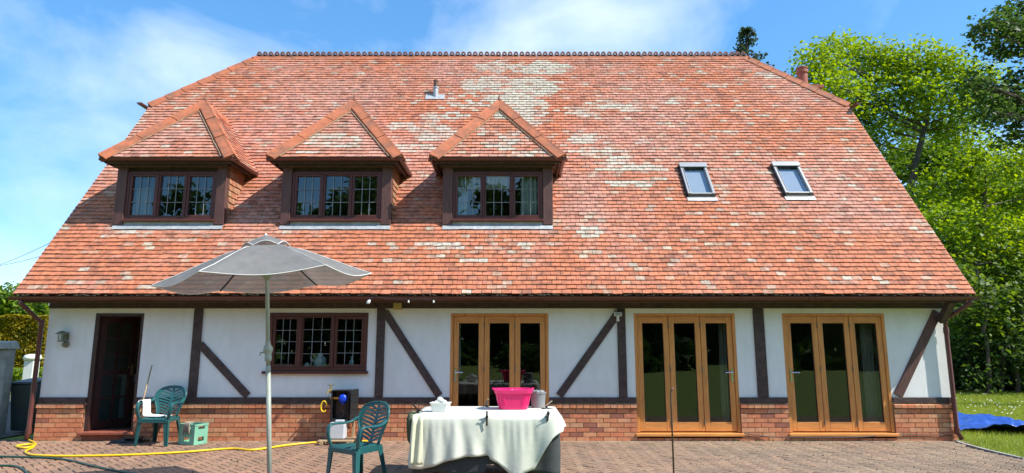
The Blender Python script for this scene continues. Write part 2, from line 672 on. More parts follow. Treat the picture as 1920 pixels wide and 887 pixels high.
Mh = Matrix.Translation((0, 8.0, 0)) @ Matrix.Rotation(R(45), 4, 'Z')
cands = []
for (x, y, w, h) in herringbone():
    q = Mh @ Vector((x + w / 2, y + h / 2, 0))
    if q.y > 10.90 or q.y < 2.1 or q.x < -8.75 or q.y < front_y(q.x) + 0.09:
        continue
    if q.x > edge_x(q.y) - 0.12:
        continue
    cands.append((q, x, y, w, h))


def inview(q):
    u, v = proj(q)
    return 8 < u < 1912 and v < 884


vis = sorted([c for c in cands if c[0].y > 7 and inview(c[0])], key=lambda c: c[0].y)
near_ids = set(id(c) for c in vis[:300])
pm = MB()
for c in cands:
    q, x, y, w, h = c
    n = mnoise.noise(Vector((q.x * 0.35, q.y * 0.5, 3.3)))
    warm = min(1, max(0, 0.55 - q.x * 0.10 + n * 0.8))
    colr = random.choice(PAVER_C)
    colr = lerp3(lerp3(colr, (0.28, 0.205, 0.135), 0.6), lerp3(colr, (0.32, 0.17, 0.105), 0.6), warm)
    colr = jit(colr, 0.09)
    z = random.gauss(0, 0.0018)
    if id(c) in near_ids:
        b1 = MB()
        b1.tint = colr
        paver_piece(b1, x, y, w, h, Mh, z)
        b1.build('paver', 'paver', patio)
    else:
        pm.tint = colr
        paver_piece(pm, x, y, w, h, Mh, z)
tag(pm.build('paver_field', 'paver', patio), kind='stuff')

# bedding mortar filling the cut edge of the paving against the wall
mo = MB()
mo.box(-7.9, 7.45, 10.80, WALL - 0.035, -0.03, -0.0035)
mo.build('paving_border', 'border_mortar', patio)
# concrete edging along the lawn, sunk flush with the paving
ed = MB()
for a, b in zip(EDGE[:-1], EDGE[1:]):
    d = (b - a).normalized()
    ed.bar(a - d * 0.0 + Vector((-0.03, 0, -0.03)), b + Vector((-0.03, 0, -0.03)), 0.05, 0.085)
tag(ed.build('edging', 'concrete', patio))

# tarmac yard beyond the left corner of the house
yard = MB()
yard.quad((-16, 9.2, -0.012), (-8.95, 9.2, -0.012), (-8.0, 20, -0.012), (-16, 20, -0.012))
tag(yard.build('yard', 'asphalt'), kind='structure')

# ================================================================== HOUSE
house = empty('cottage', (0, WALL, 0))
tag(house, 'long white cottage with dark timbers, brick base and tall clay tiled roof', 'house')

EY, EZ, RP = 10.5, 2.375, R(54)      # eaves line and roof pitch
RX0, RX1 = -8.17, 7.59
cR, sR = math.cos(RP), math.sin(RP)
VU = Vector((0, cR, sR))             # up the slope
VN = Vector((0, -sR, cR))            # out of the slope
RIDGE_Y, RIDGE_Z = 15.04, EZ + (15.04 - EY) * math.tan(RP)
RIDGE_X0, RIDGE_X1 = -6.36, 5.83
HIP_Z = 6.89
HIP_Y = EY + (HIP_Z - EZ) / math.tan(RP)
SLOPE = (RIDGE_Y - EY) / cR
HIP_V = (HIP_Y - EY) / cR


def roofpt(x, v, h=0.0):
    return Vector((x, EY, EZ)) + VU * v + VN * h


WX0, WX1 = -7.90, 7.36
# openings: x0, x1, z0, z1
DOOR = (-7.10, -6.28, 0.15, 2.09)
WIN = (-4.13, -2.45, 1.125, 2.10)
BIF = [(-1.045, 0.62, 0.13, 2.09), (2.076, 3.80, 0.13, 2.09), (4.605, 6.35, 0.13, 2.09)]
OPEN = [DOOR, WIN] + BIF
PL_TOP = 0.60      # top of the brick base


def wall_cells(mb, x0, x1, z0, z1, y0, y1, openings):
    xs = sorted(set([x0, x1] + [o[0] for o in openings if x0 < o[0] < x1] + [o[1] for o in openings if x0 < o[1] < x1]))
    for a, b in zip(xs[:-1], xs[1:]):
        m = (a + b) / 2
        zs = [(z0, z1)]
        for o in openings:
            if o[0] < m < o[1]:
                new = []
                for (p, q) in zs:
                    if o[2] > p:
                        new.append((p, min(q, o[2])))
                    if o[3] < q:
                        new.append((max(p, o[3]), q))
                zs = [(p, q) for p, q in new if q - p > 1e-4]
        for p, q in zs:
            mb.box(a, b, y0, y1, p, q)


w = MB()
wall_cells(w, WX0, WX1, PL_TOP - 0.02, 2.36, WALL, WALL + 0.28, OPEN)
w.box(WX0, WX0 + 0.28, WALL + 0.281, 19.0, 0, 2.36)
w.box(WX1 - 0.28, WX1, WALL + 0.281, 19.0, 0, 2.36)
w.box(WX0, WX1, 19.001, 19.28, 0, 2.36)
# gable ends above the side walls (stop below the half hip)
for xx in (WX0, WX1 - 0.28):
    zt = HIP_Z - 0.12
    yt = EY + (zt - EZ) / math.tan(RP) + 0.12
    prof = [(WALL + 0.12, 2.361), (18.96, 2.361), (30.08 - yt, zt), (yt, zt)]
    i = len(w.v)
    w.v += [(xx, p[0], p[1]) for p in prof] + [(xx + 0.28, p[0], p[1]) for p in prof]
    w.face((i, i + 3, i + 2, i + 1))
    w.face((i + 4, i + 5, i + 6, i + 7))
    for k in range(4):
        k2 = (k + 1) % 4
        w.face((i + k, i + k2, i + 4 + k2, i + 4 + k))
w.build('wall', 'render', house)

# rooms behind the glass
rm = MB()
rm.box(WX0 + 0.28, WX1 - 0.28, WALL + 0.285, 18.99, 0.02, 0.10)
rm.build('room_floor', 'room_floor', house)
rm = MB()
rm.box(WX0 + 0.3, WX1 - 0.3, WALL + 0.29, 18.98, 2.37, 2.42)       # ceiling
rm.box(WX0 + 0.3, WX1 - 0.3, 16.2, 16.3, 0.1, 2.36)               # back wall of the rooms
for x in (-5.3, -1.75, 1.4, 4.2):
    rm.box(x - 0.06, x + 0.06, WALL + 0.29, 16.19, 0.1, 2.36)
rm.build('partition', 'room_plaster', house)

# ---- brick base
bp = MB()
wall_cells(bp, WX0 + 0.005, WX1 - 0.005, -0.05, PL_TOP - 0.07, WALL - 0.022, WALL + 0.29, [(o[0], o[1], 0.04 if o is not DOOR else -0.1, 9) for o in OPEN if o is not WIN])
bp.box(WX0 - 0.01, WX0 + 0.27, WALL - 0.02, 19.0, -0.05, PL_TOP - 0.03)
bp.box(WX1 - 0.27, WX1 + 0.01, WALL - 0.02, 19.0, -0.05, PL_TOP - 0.03)
plinth = bp.build('brick_base', 'brick_mortar', house)
BRICK_C = [(0.62, 0.24, 0.115), (0.64, 0.29, 0.145), (0.58, 0.205, 0.10), (0.65, 0.31, 0.16), (0.60, 0.225, 0.11)]
segs = []
xs = WX0
for o in sorted([o for o in OPEN if o is not WIN]):
    segs.append((xs, o[0] - 0.005))
    xs = o[1] + 0.005
segs.append((xs, WX1))
bricks = []
for k in range(7):
    z0, z1 = k * 0.075 - 0.01, k * 0.075 + 0.055
    for (a, b) in segs:
        x = a - (0.1125 if k % 2 else 0.0) - random.uniform(0, 0.01)
        x -= (a - WX0) % 0.225 * 0
        while x < b:
            p, q = max(a, x), min(b, x + 0.215)
            if q - p > 0.03:
                bricks.append((p, q, z0, z1))
            x += 0.225
for o in BIF:      # the low course under the door sills
    x = o[0]
    while x < o[1] - 0.03:
        bricks.append((x + 0.005, min(o[1] - 0.002, x + 0.215), -0.01, 0.04))
        x += 0.225
bf = MB()
order = sorted(bricks, key=lambda b: -(b[1] - b[0]) + abs((b[0] + b[1]) / 2) * 0.002)
keep = set(order[:300])
for b in bricks:
    colr = jit(random.choice(BRICK_C), 0.07)
    if random.random() < 0.05:
        colr = (0.34, 0.13, 0.085)
    if random.random() < 0.04:
        colr = (0.60, 0.32, 0.18)
    dy = random.gauss(0, 0.0015)
    m = MB() if b in keep else bf
    m.tint = colr
    m.box(b[0], b[1], WALL - 0.032 + dy, WALL + 0.05, b[2] + random.gauss(0, 0.001), b[3])
    if b in keep:
        m.build('brick', 'brick', plinth)
if bf.f:
    tag(bf.build('brick_closers', 'brick', plinth), kind='stuff')
# sloping header course on top of the base
for (a, b) in segs:
    x = a
    while x < b - 0.02:
        q = min(b, x + 0.1035)
        m = MB()
        m.tint = jit(random.choice(BRICK_C[:4]), 0.14)
        za = PL_TOP - 0.075 + random.gauss(0, 0.0015)
        m.hexa([(x, WALL - 0.062, za), (q, WALL - 0.062, za), (q, WALL + 0.03, za), (x, WALL + 0.03, za),
                (x, WALL - 0.062, za + 0.05), (q, WALL - 0.062, za + 0.05), (q, WALL + 0.02, za + 0.072), (x, WALL + 0.02, za + 0.072)])
        m.build('header_brick', 'brick', plinth)
        x += 0.1125

# ---- timbers on the wall


def timber(name, a, b, width, y0=WALL - 0.03, y1=WALL + 0.02, m='timber'):
    """Board lying on the wall face between two (x, z) points."""
    a, b = Vector((a[0], 0, a[1])), Vector((b[0], 0, b[1]))
    d = (b - a).normalized()
    n = Vector((-d.z, 0, d.x)) * width / 2
    mb = MB()
    q = [a - n, b - n, b + n, a + n]
    mb.hexa([Vector((p.x, y0, p.z)) for p in q] + [Vector((p.x, y1, p.z)) for p in q])
    mb.f = [tuple(reversed(f)) for f in mb.f]
    return mb.build(name, m, house, bevel=0.006)


for i, (x0, x1) in enumerate(((-5.42, -5.27), (-2.30, -2.16), (1.79, 1.93), (4.11, 4.29))):
    timber('timber_post', ((x0 + x1) / 2, 0.70), ((x0 + x1) / 2, 2.17), x1 - x0)
for a, b in (((-5.27, 1.56), (-4.42, 0.70)), ((-2.16, 2.10), (-1.215, 0.70)), ((1.79, 2.07), (0.79, 0.70)), ((7.25, 2.10), (6.45, 0.70))):
    d = Vector((b[0] - a[0], b[1] - a[1])).normalized()
    timber('timber_brace', (a[0] - d.x * 0.02, a[1] - d.y * 0.02), (b[0], b[1] + 0.02), 0.125 if a[0] < 7 else 0.15, y0=WALL - 0.027, m='timber' if a[0] < 7 else 'timber_worn')
rails = [(WX0, DOOR[0]), (DOOR[1], BIF[0][0]), (BIF[0][1], BIF[1][0]), (BIF[1][1], BIF[2][0]), (BIF[2][1], WX1)]
for a, b in rails:
    timber('timber_rail', (a + 0.004, 0.648), (b - 0.004, 0.648), 0.094, y0=WALL - 0.034)
timber('timber_head', (WX0, 2.235), (WX1, 2.235), 0.125, y0=WALL - 0.036)
# corner bracket under the right end of the eaves
m = MB()
m.bar((7.27, WALL - 0.08, 1.95), (7.27, EY + 0.12, 2.28), 0.11, 0.11, up=(0, -1, 1))
m.build('eaves_bracket', 'timber', house)

# ---- eaves: soffit, fascia, gutter
m = MB()
m.box(RX0 + 0.02, RX1 - 0.02, EY + 0.131, WALL - 0.001, 2.300, 2.322)
m.build('soffit', 'timber', house)
m = MB()
m.box(RX0 + 0.01, RX1 - 0.01, EY + 0.10, EY + 0.13, 2.245, 2.40)
m.build('fascia', 'timber_worn', house)


def gutter(mb, a, b, r=0.058, n=9):
    """Half-round channel with a rolled lip."""
    a, b = Vector(a), Vector(b)
    d = (b - a).normalized()
    side = d.cross(Vector((0, 0, 1))).normalized()
    i0 = len(mb.v)
    for p in (a, b):
        for rr in (r, r - 0.006):
            for k in range(n + 1):
                t = math.pi * k / n
                mb.v.append(tuple(p + side * math.cos(t) * rr - Vector((0, 0, 1)) * math.sin(t) * rr))
    m_ = n + 1
    for k in range(n):
        mb.face((i0 + k, i0 + k + 1, i0 + 2 * m_ + k + 1, i0 + 2 * m_ + k))
        mb.face((i0 + m_ + k + 1, i0 + m_ + k, i0 + 3 * m_ + k, i0 + 3 * m_ + k + 1))
    for k in (0, n):
        mb.face((i0 + k, i0 + m_ + k, i0 + 3 * m_ + k, i0 + 2 * m_ + k))
    for e in (0, 2 * m_):
        mb.poly([mb.v[i0 + e + k] for k in range(m_)])


GY, GZ = EY - 0.005, 2.335
m = MB()
gutter(m, (RX0 - 0.04, GY, GZ), (RX1 + 0.04, GY, GZ), 0.056)
gut = m.build('gutter', 'gutter_plastic', house, smooth=False)
x = RX0 + 0.45
k = 0
while x < RX1:
    m = MB()
    gutter(m, (x - 0.014, GY, GZ), (x + 0.014, GY, GZ), 0.0605)
    m.box(x - 0.012, x + 0.012, GY + 0.0, EY + 0.099, GZ - 0.012, GZ - 0.004)
    m.build('gutter_bracket', 'gutter_plastic', gut)
    x += 0.82
    k += 1
for x in (-4.6, 0.05, 0.12, 4.9, 4.98):
    m = MB()
    gutter(m, (x - 0.05, GY, GZ), (x + 0.05, GY, GZ), 0.064)
    m.build('gutter_union', 'gutter_plastic', gut)


def downpipe(pts, label=None, r=0.036):
    mb = MB()
    mb.tube(pts, r, 12)
    o = mb.build('downpipe', 'gutter_plastic', house, smooth=True)
    if label:
        o['label'] = label
    for p in pts[2:-1]:
        b_ = MB()
        b_.tube([Vector(p) + Vector((0, 0, 0.05)), Vector(p) - Vector((0, 0, 0.05))], r + 0.007, 12)
        b_.build('pipe_socket', 'gutter_plastic', o)
    return o


downpipe([(-8.02, GY, GZ - 0.04), (-8.02, GY, 2.22), (-7.955, WALL - 0.085, 1.93), (-7.955, WALL - 0.085, 0.86), (-7.955, WALL - 0.085, 0.16), (-7.955, WALL - 0.12, 0.03)])
downpipe([(7.50, GY, GZ - 0.04), (7.50, GY, 2.24), (7.325, WALL - 0.085, 1.98), (7.325, WALL - 0.085, 1.80), (7.325, WALL - 0.085, 0.16), (7.36, WALL - 0.13, 0.03)])

# ---- roof tiles
TW, TG = 0.165, 0.1
CREAM = [(940, 130, 50, 12, .6), (1020, 128, 45, 12, .9), (935, 160, 65, 15, .75), (1000, 166, 50, 18, .9), (965, 192, 60, 16, .85),
         (955, 214, 42, 12, .85), (885, 190, 50, 12, .5), (1000, 205, 30, 30, .6), (830, 222, 45, 10, .6), (790, 240, 60, 10, .6), (825, 255, 50, 12, .65),
         (780, 278, 42, 8, .65), (1090, 210, 60, 9, .5), (1150, 200, 60, 9, .5), (1200, 207, 40, 6, .4), (1090, 260, 26, 11, .75), (1125, 285, 60, 7, .7),
         (1160, 302, 26, 20, .85), (1190, 318, 60, 6, .8), (1185, 346, 48, 5, .9), (1108, 436, 18, 15, .85),
         (230, 438, 45, 9, .55), (920, 460, 140, 9, .40), (820, 463, 60, 9, .5), (720, 490, 60, 6, .5), (930, 488, 70, 5, .5), (1300, 195, 60, 6, .35),
         (625, 268, 55, 16, .6), (952, 272, 34, 26, .5), (900, 245, 18, 12, .5), (1000, 285, 40, 7, .45), (560, 282, 30, 8, .4),
         (1160, 262, 60, 8, .35), (1450, 140, 60, 8, .35), (1600, 525, 60, 6, .4), (1345, 160, 25, 6, .4)]


def tile_tint(p, row, col, face='main'):
    u, v = proj(p)
    n1 = mnoise.noise(Vector((p.x * 0.45 + 3, p.z * 0.7, 1.7)))
    n2 = mnoise.noise(Vector((p.x * 1.5, row * 0.35, 5.1)))
    orange, pink = (0.55, 0.185, 0.092), (0.56, 0.27, 0.20)
    t = 0.45 + n1 * 0.9 + n2 * 0.5 + random.gauss(0, 0.15)
    if v > 440:
        t -= 0.42
    if u < 560 and v < 330:
        t += 0.25
    if 1050 < u < 1130 and 330 < v < 430:
        t += 0.5
    c = lerp3(orange, pink, min(1, max(0, t)))
    c = jit(c, 0.09)
    r = random.random()
    n3 = mnoise.noise(Vector((p.x * 0.8 + 9, row * 0.16, 8.8)))
    if r < 0.06 + max(0, n3) * 0.45:
        c = lerp3(c, (0.27, 0.10, 0.065), random.uniform(0.2, 0.7))
    cr = 0.0
    for (cx, cy, rx, ry, pr) in CREAM:
        d = ((u - cx) / rx) ** 2 + ((v - cy) / ry) ** 2 + 0.75 * mnoise.noise(Vector((p.x * 1.9, row * 0.5, 6.6)))
        if d < 1.5:
            cr = max(cr, pr * min(1, (1.5 - d) * 1.5))
    run = mnoise.noise(Vector((p.x * 2.1, row * 3.7, 2.2)))
    if cr > 0:
        al = cr * 1.2 - run * 0.45 + random.gauss(-0.10, 0.20)
        if al > 0.3:
            al = min(1.1, al)
            return (*jit(lerp3(c, (0.55, 0.48, 0.39), min(0.62, al * 0.58)), 0.08), al)
        return (*c, max(0.0, al))
    thr = 0.36 if u > 1080 else 0.42
    if v > 440:
        thr -= 0.03
    if run > thr and random.random() < 0.7:
        k = random.uniform(0.25, 0.8)
        return (*jit(lerp3(c, random.choice(((0.52, 0.42, 0.30), (0.40, 0.30, 0.22), (0.56, 0.45, 0.33))), k), 0.1), k * 0.8)
    if random.random() < 0.05:
        return (*jit(lerp3(c, (0.50, 0.36, 0.27), random.uniform(0.3, 0.9)), 0.1), random.uniform(0.0, 0.5))
    return (*c, random.uniform(0, 0.16))


def tile_piece(mb, O, U, V, Nn, u0, u1, v0, dv, u0b=None, u1b=None, lift=0.0):
    """One plain tile: u0..u1 at its lower edge, u0b..u1b at the upper; thick proud lower edge."""
    u0b = u0 if u0b is None else u0b
    u1b = u1 if u1b is None else u1b
    g_ = 0.0036
    s1 = random.gauss(0, 0.0035)
    a, b = random.gauss(0, 0.0022), random.gauss(0, 0.0022)
    h0, h1 = 0.033 + lift, 0.0145

    def P(u, v, h):
        return O + U * u + V * v + Nn * h
    p = [P(u0 + g_, v0 + s1, h0 - 0.018 + a), P(u1 - g_, v0 + s1, h0 - 0.018 + b), P(u1b - g_, v0 + dv + 0.012, -0.001), P(u0b + g_, v0 + dv + 0.012, -0.001),
         P(u0 + g_, v0 + s1, h0 + a), P(u1 - g_, v0 + s1, h0 + b), P(u1b - g_, v0 + dv + 0.012, h1 - 0.002), P(u0b + g_, v0 + dv + 0.012, h1 - 0.002)]
    i = len(mb.v)
    mb.v += [tuple(q) for q in p]
    for f in ((4, 5, 6, 7), (0, 1, 5, 4), (1, 2, 6, 5), (3, 0, 4, 7)):
        mb.face(tuple(i + k for k in f))


def tile_field(mb, O, U, V, Nn, vmax, lo, hi, skip=None, single=None, gauge=TG, tw=TW, tintf=tile_tint, start=0.0):
    rows = int(round((vmax - start) / gauge))
    for r_ in range(rows):
        v0 = start + r_ * gauge
        va = v0 + 0.01
        vb = min(v0 + gauge, vmax)
        l0, h0 = lo(va), hi(va)
        l1, h1 = lo(vb), hi(vb)
        base_u = math.floor(min(l0, l1) / tw) * tw - (tw / 2 if r_ % 2 else 0)
        u = base_u
        wob = random.uniform(-0.008, 0.008)
        c_ = 0
        while u < max(h0, h1):
            a0, a1 = max(u + wob, l0), min(u + tw + wob, h0)
            b0, b1 = max(u + wob, l1), min(u + tw + wob, h1)
            c_ += 1
            u += tw
            if a1 - a0 < 0.02 and b1 - b0 < 0.02:
                continue
            if a1 - a0 < 0.004:
                a1 = a0 = min(max(a0, l0), h0)
            if b1 - b0 < 0.004:
                b1 = b0 = min(max(b0, l1), h1)
            ctr = O + U * ((a0 + a1) / 2) + V * (v0 + gauge / 2)
            if skip and skip((a0 + a1) / 2, v0 + gauge / 2):
                continue
            tn = tintf(ctr, r_, c_)
            if single and single(r_, c_):
                one = MB()
                one.tint = tn
                tile_piece(one, O, U, V, Nn, a0, a1, v0, gauge, b0, b1)
                single.sink.append(one)
            else:
                mb.tint = tn
                tile_piece(mb, O, U, V, Nn, a0, a1, v0, gauge, b0, b1)


# dormer geometry shared by the roof cut-outs
DX = (-6.24, -3.21, -0.26)
DY = 11.446                      # dormer front wall plane
DHW, DHE = 1.0, 1.17            # half width of wall / eaves
DZ0 = EZ + (DY - EY) * math.tan(RP)
DZE = 4.90                       # dormer eaves
DEY = DY - 0.25                  # front eaves line
DAP_Y, DAP_Z = DEY + 1.2, DZE + 1.48
DBACK_E = EY + (DZE - EZ) / math.tan(RP)
DBACK_R = EY + (DAP_Z - EZ) / math.tan(RP)
SKY = [(3.345, 3.865, 11.93, 12.45), (5.205, 5.73, 11.945, 12.47)]
v_of = lambda y: (y - EY) / cR


def hole(u, v):
    for dx in DX:
        if v_of(DY) - 0.02 < v < v_of(DBACK_R) and abs(u - dx) < DHW:
            if v < v_of(DBACK_E) - 0.02:
                return True
            t = (v - v_of(DBACK_E)) / (v_of(DBACK_R) - v_of(DBACK_E))
            if abs(u - dx) < DHW * (1 - t) - 0.12:
                return True
        # strip of lead apron under each dormer window
        if v_of(DY) - 0.10 < v <= v_of(DY) and abs(u - dx) < DHW - 0.03:
            return True
    for (a, b, y0, y1) in SKY:
        if a - 0.02 < u < b + 0.02 and v_of(y0) - 0.15 < v < v_of(y1) + 0.04:
            return True
    return False


# roof deck with the dormer openings left out
dk = MB()
xs = sorted([RX0 + 0.03, RX1 - 0.03] + [d - DHW + 0.05 for d in DX] + [d + DHW - 0.05 for d in DX])


def hip_lo(v):
    return RX0 if v <= HIP_V else RX0 + (RIDGE_X0 - RX0) * (v - HIP_V) / (SLOPE - HIP_V)


def hip_hi(v):
    return RX1 if v <= HIP_V else RX1 + (RIDGE_X1 - RX1) * (v - HIP_V) / (SLOPE - HIP_V)


va_, vb_ = v_of(DY) + 0.02, v_of(DBACK_E) - 0.02
for a, b in zip(xs[:-1], xs[1:]):
    inside = any(abs((a + b) / 2 - d) < DHW - 0.06 for d in DX)
    for (p, q) in (((0, va_), (vb_, HIP_V)) if inside else ((0, HIP_V),)):
        dk.quad(roofpt(a, p), roofpt(b, p), roofpt(b, q), roofpt(a, q))
dk.quad(roofpt(RX0 + 0.03, HIP_V), roofpt(RX1 - 0.03, HIP_V), roofpt(RIDGE_X1, SLOPE), roofpt(RIDGE_X0, SLOPE))
# back slope and half hips
BY = 2 * RIDGE_Y
bk = lambda p: Vector((p.x, BY - p.y, p.z))
dk.quad(bk(roofpt(RX1 - 0.03, 0)), bk(roofpt(RX0 + 0.03, 0)), bk(roofpt(RX0 + 0.03, HIP_V)), bk(roofpt(RX1 - 0.03, HIP_V)))
dk.quad(bk(roofpt(RX1 - 0.03, HIP_V)), bk(roofpt(RX0 + 0.03, HIP_V)), bk(roofpt(RIDGE_X0, SLOPE)), bk(roofpt(RIDGE_X1, SLOPE)))
for xe, xr in ((RX0 + 0.03, RIDGE_X0), (RX1 - 0.03, RIDGE_X1)):
    a = Vector((xe, HIP_Y, HIP_Z))
    b = Vector((xe, BY - HIP_Y, HIP_Z))
    c = Vector((xr, RIDGE_Y, RIDGE_Z))
    dk.poly([a, b, c] if xe > 0 else [b, a, c])
roof = dk.build('roof', 'roof_felt', house)


class Single:
    def __init__(s, fn):
        s.fn, s.sink = fn, []

    def __call__(s, r_, c_):
        return len(s.sink) < 298 and s.fn(r_, c_)


sg = Single(lambda r_, c_: r_ < 4)
tf = MB()
tile_field(tf, Vector((0, EY, EZ)), Vector((1, 0, 0)), VU, VN, SLOPE - 0.05, hip_lo, hip_hi, hole, sg)
for one in sg.sink:
    one.build('roof_tile', 'tile', roof)
# half hips, and the back slope
for sgn, xe, xr in ((-1, RX0, RIDGE_X0), (1, RX1, RIDGE_X1)):
    run = abs(xe - xr)
    rise = RIDGE_Z - HIP_Z
    ln = math.hypot(run, rise)
    V_ = Vector((-sgn * run / ln, 0, rise / ln))
    U_ = Vector((0, sgn, 0))
    N_ = U_.cross(V_)
    hw = RIDGE_Y - HIP_Y
    tile_field(tf, Vector((xe, RIDGE_Y, HIP_Z)), U_, V_, N_, ln - 0.05, lambda v: -hw * (1 - v / ln), lambda v: hw * (1 - v / ln))
tile_field(tf, Vector((0, BY - EY, EZ)), Vector((-1, 0, 0)), Vector((0, -cR, sR)), Vector((0, sR, cR)), SLOPE - 0.05,
           lambda v: -hip_hi(v), lambda v: -hip_lo(v))
tag(tf.build('tile_courses', 'tile', roof), kind='stuff')
# verge: undercloak strip closing the tile edge at both gables
m = MB()
for xe in (RX0 - 0.012, RX1 - 0.012):
    for f_ in (lambda p: p, bk):
        m.hexa([f_(roofpt(xe, 0.0, -0.05)), f_(roofpt(xe + 0.024, 0.0, -0.05)), f_(roofpt(xe + 0.024, HIP_V, -0.05)), f_(roofpt(xe, HIP_V, -0.05)),
                f_(roofpt(xe, 0.0, 0.006)), f_(roofpt(xe + 0.024, 0.0, 0.006)), f_(roofpt(xe + 0.024, HIP_V, 0.006)), f_(roofpt(xe, HIP_V, 0.006))])
m.build('verge', 'mortar', roof)


def hip_run(A, B, n1, n2, n, name, parent, half=0.15, mname='hip_clay', thick=0.022, lift=0.03, crest=0):
    """Run of angular ridge tiles from A to B; n1, n2 are the normals of the two slopes they straddle."""
    A, B = Vector(A), Vector(B)
    d = (B - A)
    L_ = d.length
    d.normalize()
    up = (n1 + n2).normalized()
    up = (up - d * up.dot(d)).normalized()
    s1 = d.cross(n1).normalized()
    if s1.dot(n1 - n2) < 0:
        s1 = -s1
    s2 = d.cross(n2).normalized()
    if s2.dot(n2 - n1) < 0:
        s2 = -s2
    for k in range(n):
        a = A + d * (L_ * k / n + 0.004)
        b = A + d * (L_ * (k + 1) / n - 0.004)
        mb = MB()
        rows = []
        for p, hl, ex in ((a, half, 0.010 + random.uniform(0, .004)), (b, half * 0.97, 0.0)):
            o = p + up * (lift + ex)
            sec = [o + s1 * hl, o + s1 * hl * 0.25 + up * 0.012, o + up * 0.024, o + s2 * hl * 0.25 + up * 0.012, o + s2 * hl]
            rows.append([q + up * thick * 0.6 for q in sec] + [q - up * thick for q in reversed(sec)])
        i = len(mb.v)
        mm = len(rows[0])
        mb.v += [tuple(q) for q in rows[0]] + [tuple(q) for q in rows[1]]
        for j in range(mm):
            j2 = (j + 1) % mm
            mb.face((i + j, i + j2, i + mm + j2, i + mm + j))
        mb.face(tuple(i + j for j in range(mm)))
        mb.face(tuple(i + mm + j for j in reversed(range(mm))))
        o_ = mb.build(name, mname, parent)
        if crest:
            cm = MB()
            for q in range(crest):
                c = a + (b - a) * ((q + 0.5) / crest) + up * (lift + 0.082)
                ring = []
                ns = 10
                for rr, yy in ((0.060, -0.02), (0.060, 0.02), (0.024, 0.02), (0.024, -0.02)):
                    ring.append([c + d * math.cos(2 * math.pi * t / ns) * rr + up * math.sin(2 * math.pi * t / ns) * rr * 1.05 + d.cross(up) * yy for t in range(ns)])
                i = len(cm.v)
                for r4 in ring:
                    cm.v += [tuple(z) for z in r4]
                for r4 in range(4):
                    for t in range(ns):
                        t2 = (t + 1) % ns
                        a_, b_ = r4 * ns, ((r4 + 1) % 4) * ns
                        cm.face((i + a_ + t, i + a_ + t2, i + b_ + t2, i + b_ + t))
            cm.bar(a + up * (lift + 0.034), b + up * (lift + 0.034), 0.04, 0.045, up=up)
            cm.build('crest', 'crest_clay', o_) if False else cm.build('ridge_crest', 'crest_clay', parent)


nF, nB = VN, Vector((0, sR, cR))
hip_run((RIDGE_X0 - 0.03, RIDGE_Y, RIDGE_Z - 0.01), (RIDGE_X1 + 0.03, RIDGE_Y, RIDGE_Z - 0.01), nF, nB, 28, 'ridge_tile', roof, half=0.17, crest=3)
for sgn, xe, xr in ((-1, RX0, RIDGE_X0), (1, RX1, RIDGE_X1)):
    run, rise = abs(xe - xr), RIDGE_Z - HIP_Z
    nS = Vector((sgn * rise, 0, run)).normalized()
    for f_ in (lambda p: p, bk):
        a = f_(Vector((xe + sgn * 0.02, HIP_Y - 0.02, HIP_Z - 0.02)))
        b = f_(Vector((xr, RIDGE_Y, RIDGE_Z)))
        hip_run(a, b, f_(VN + Vector((0, BY, 0))) - Vector((0, BY, 0)) if False else (nF if f_(Vector((0, 0, 0))).y == 0 else nB), nS, 7, 'hip_tile', roof, half=0.16)
    # stub gutter at the foot of the half hip
    m = MB()
    gutter(m, (xe + sgn * 0.07, HIP_Y - 0.32, HIP_Z - 0.05), (xe + sgn * 0.07, BY - HIP_Y + 0.32, HIP_Z - 0.05), 0.055)
    m.build('hip_gutter', 'gutter_plastic', roof)

# moss and debris along the tile edge above the gutter
m = MB()
for k in range(620):
    x = random.uniform(RX0 + 0.1, RX1 - 0.1)
    s_ = random.uniform(0.008, 0.022) * (1 + max(0, mnoise.noise(Vector((x * 0.9, 0, 0)))) * 0.8)
    m.lathe([(s_ * 1.4, 0), (s_ * 1.2, s_ * 0.6), (s_ * 0.4, s_)], (x, EY - 0.012 + random.uniform(-0.02, 0.03), EZ - 0.022 + random.uniform(-0.006, 0.012)), 6)
tag(m.build('gutter_moss', 'moss', roof), kind='stuff')

# ---- dormers


def casement(mb_frame, mb_lead, x0, x1, z0, z1, y, fw, cols, rows, frame_d=0.05, leadw=0.0075):
    mb_frame.box(x0, x0 + fw, y, y + frame_d, z0, z1)
    mb_frame.box(x1 - fw, x1, y, y + frame_d, z0, z1)
    mb_frame.box(x0 + fw, x1 - fw, y, y + frame_d, z0, z0 + fw)
    mb_frame.box(x0 + fw, x1 - fw, y, y + frame_d, z1 - fw, z1)
    gx0, gx1, gz0, gz1 = x0 + fw, x1 - fw, z0 + fw, z1 - fw
    if mb_lead is not None:
        yl = y + 0.018
        for k in range(1, cols):
            xx = gx0 + (gx1 - gx0) * k / cols
            mb_lead.box(xx - leadw / 2, xx + leadw / 2, yl, yl + 0.008, gz0, gz1)
        for k in range(1, rows):
            zz = gz0 + (gz1 - gz0) * k / rows
            mb_lead.box(gx0, gx1, yl + 0.001, yl + 0.007, zz - leadw / 2, zz + leadw / 2)
    return gx0, gx1, gz0, gz1


def pane(gx0, gx1, gz0, gz1, y, parent, m='glass'):
    p = MB()
    p.box(gx0 - 0.004, gx1 + 0.004, y, y + 0.006, gz0 - 0.004, gz1 + 0.004)
    # a single reflecting face: keep only the front sheet and thin rim
    p.f = [f for f in p.f if True]
    return p.build('pane', m, parent)


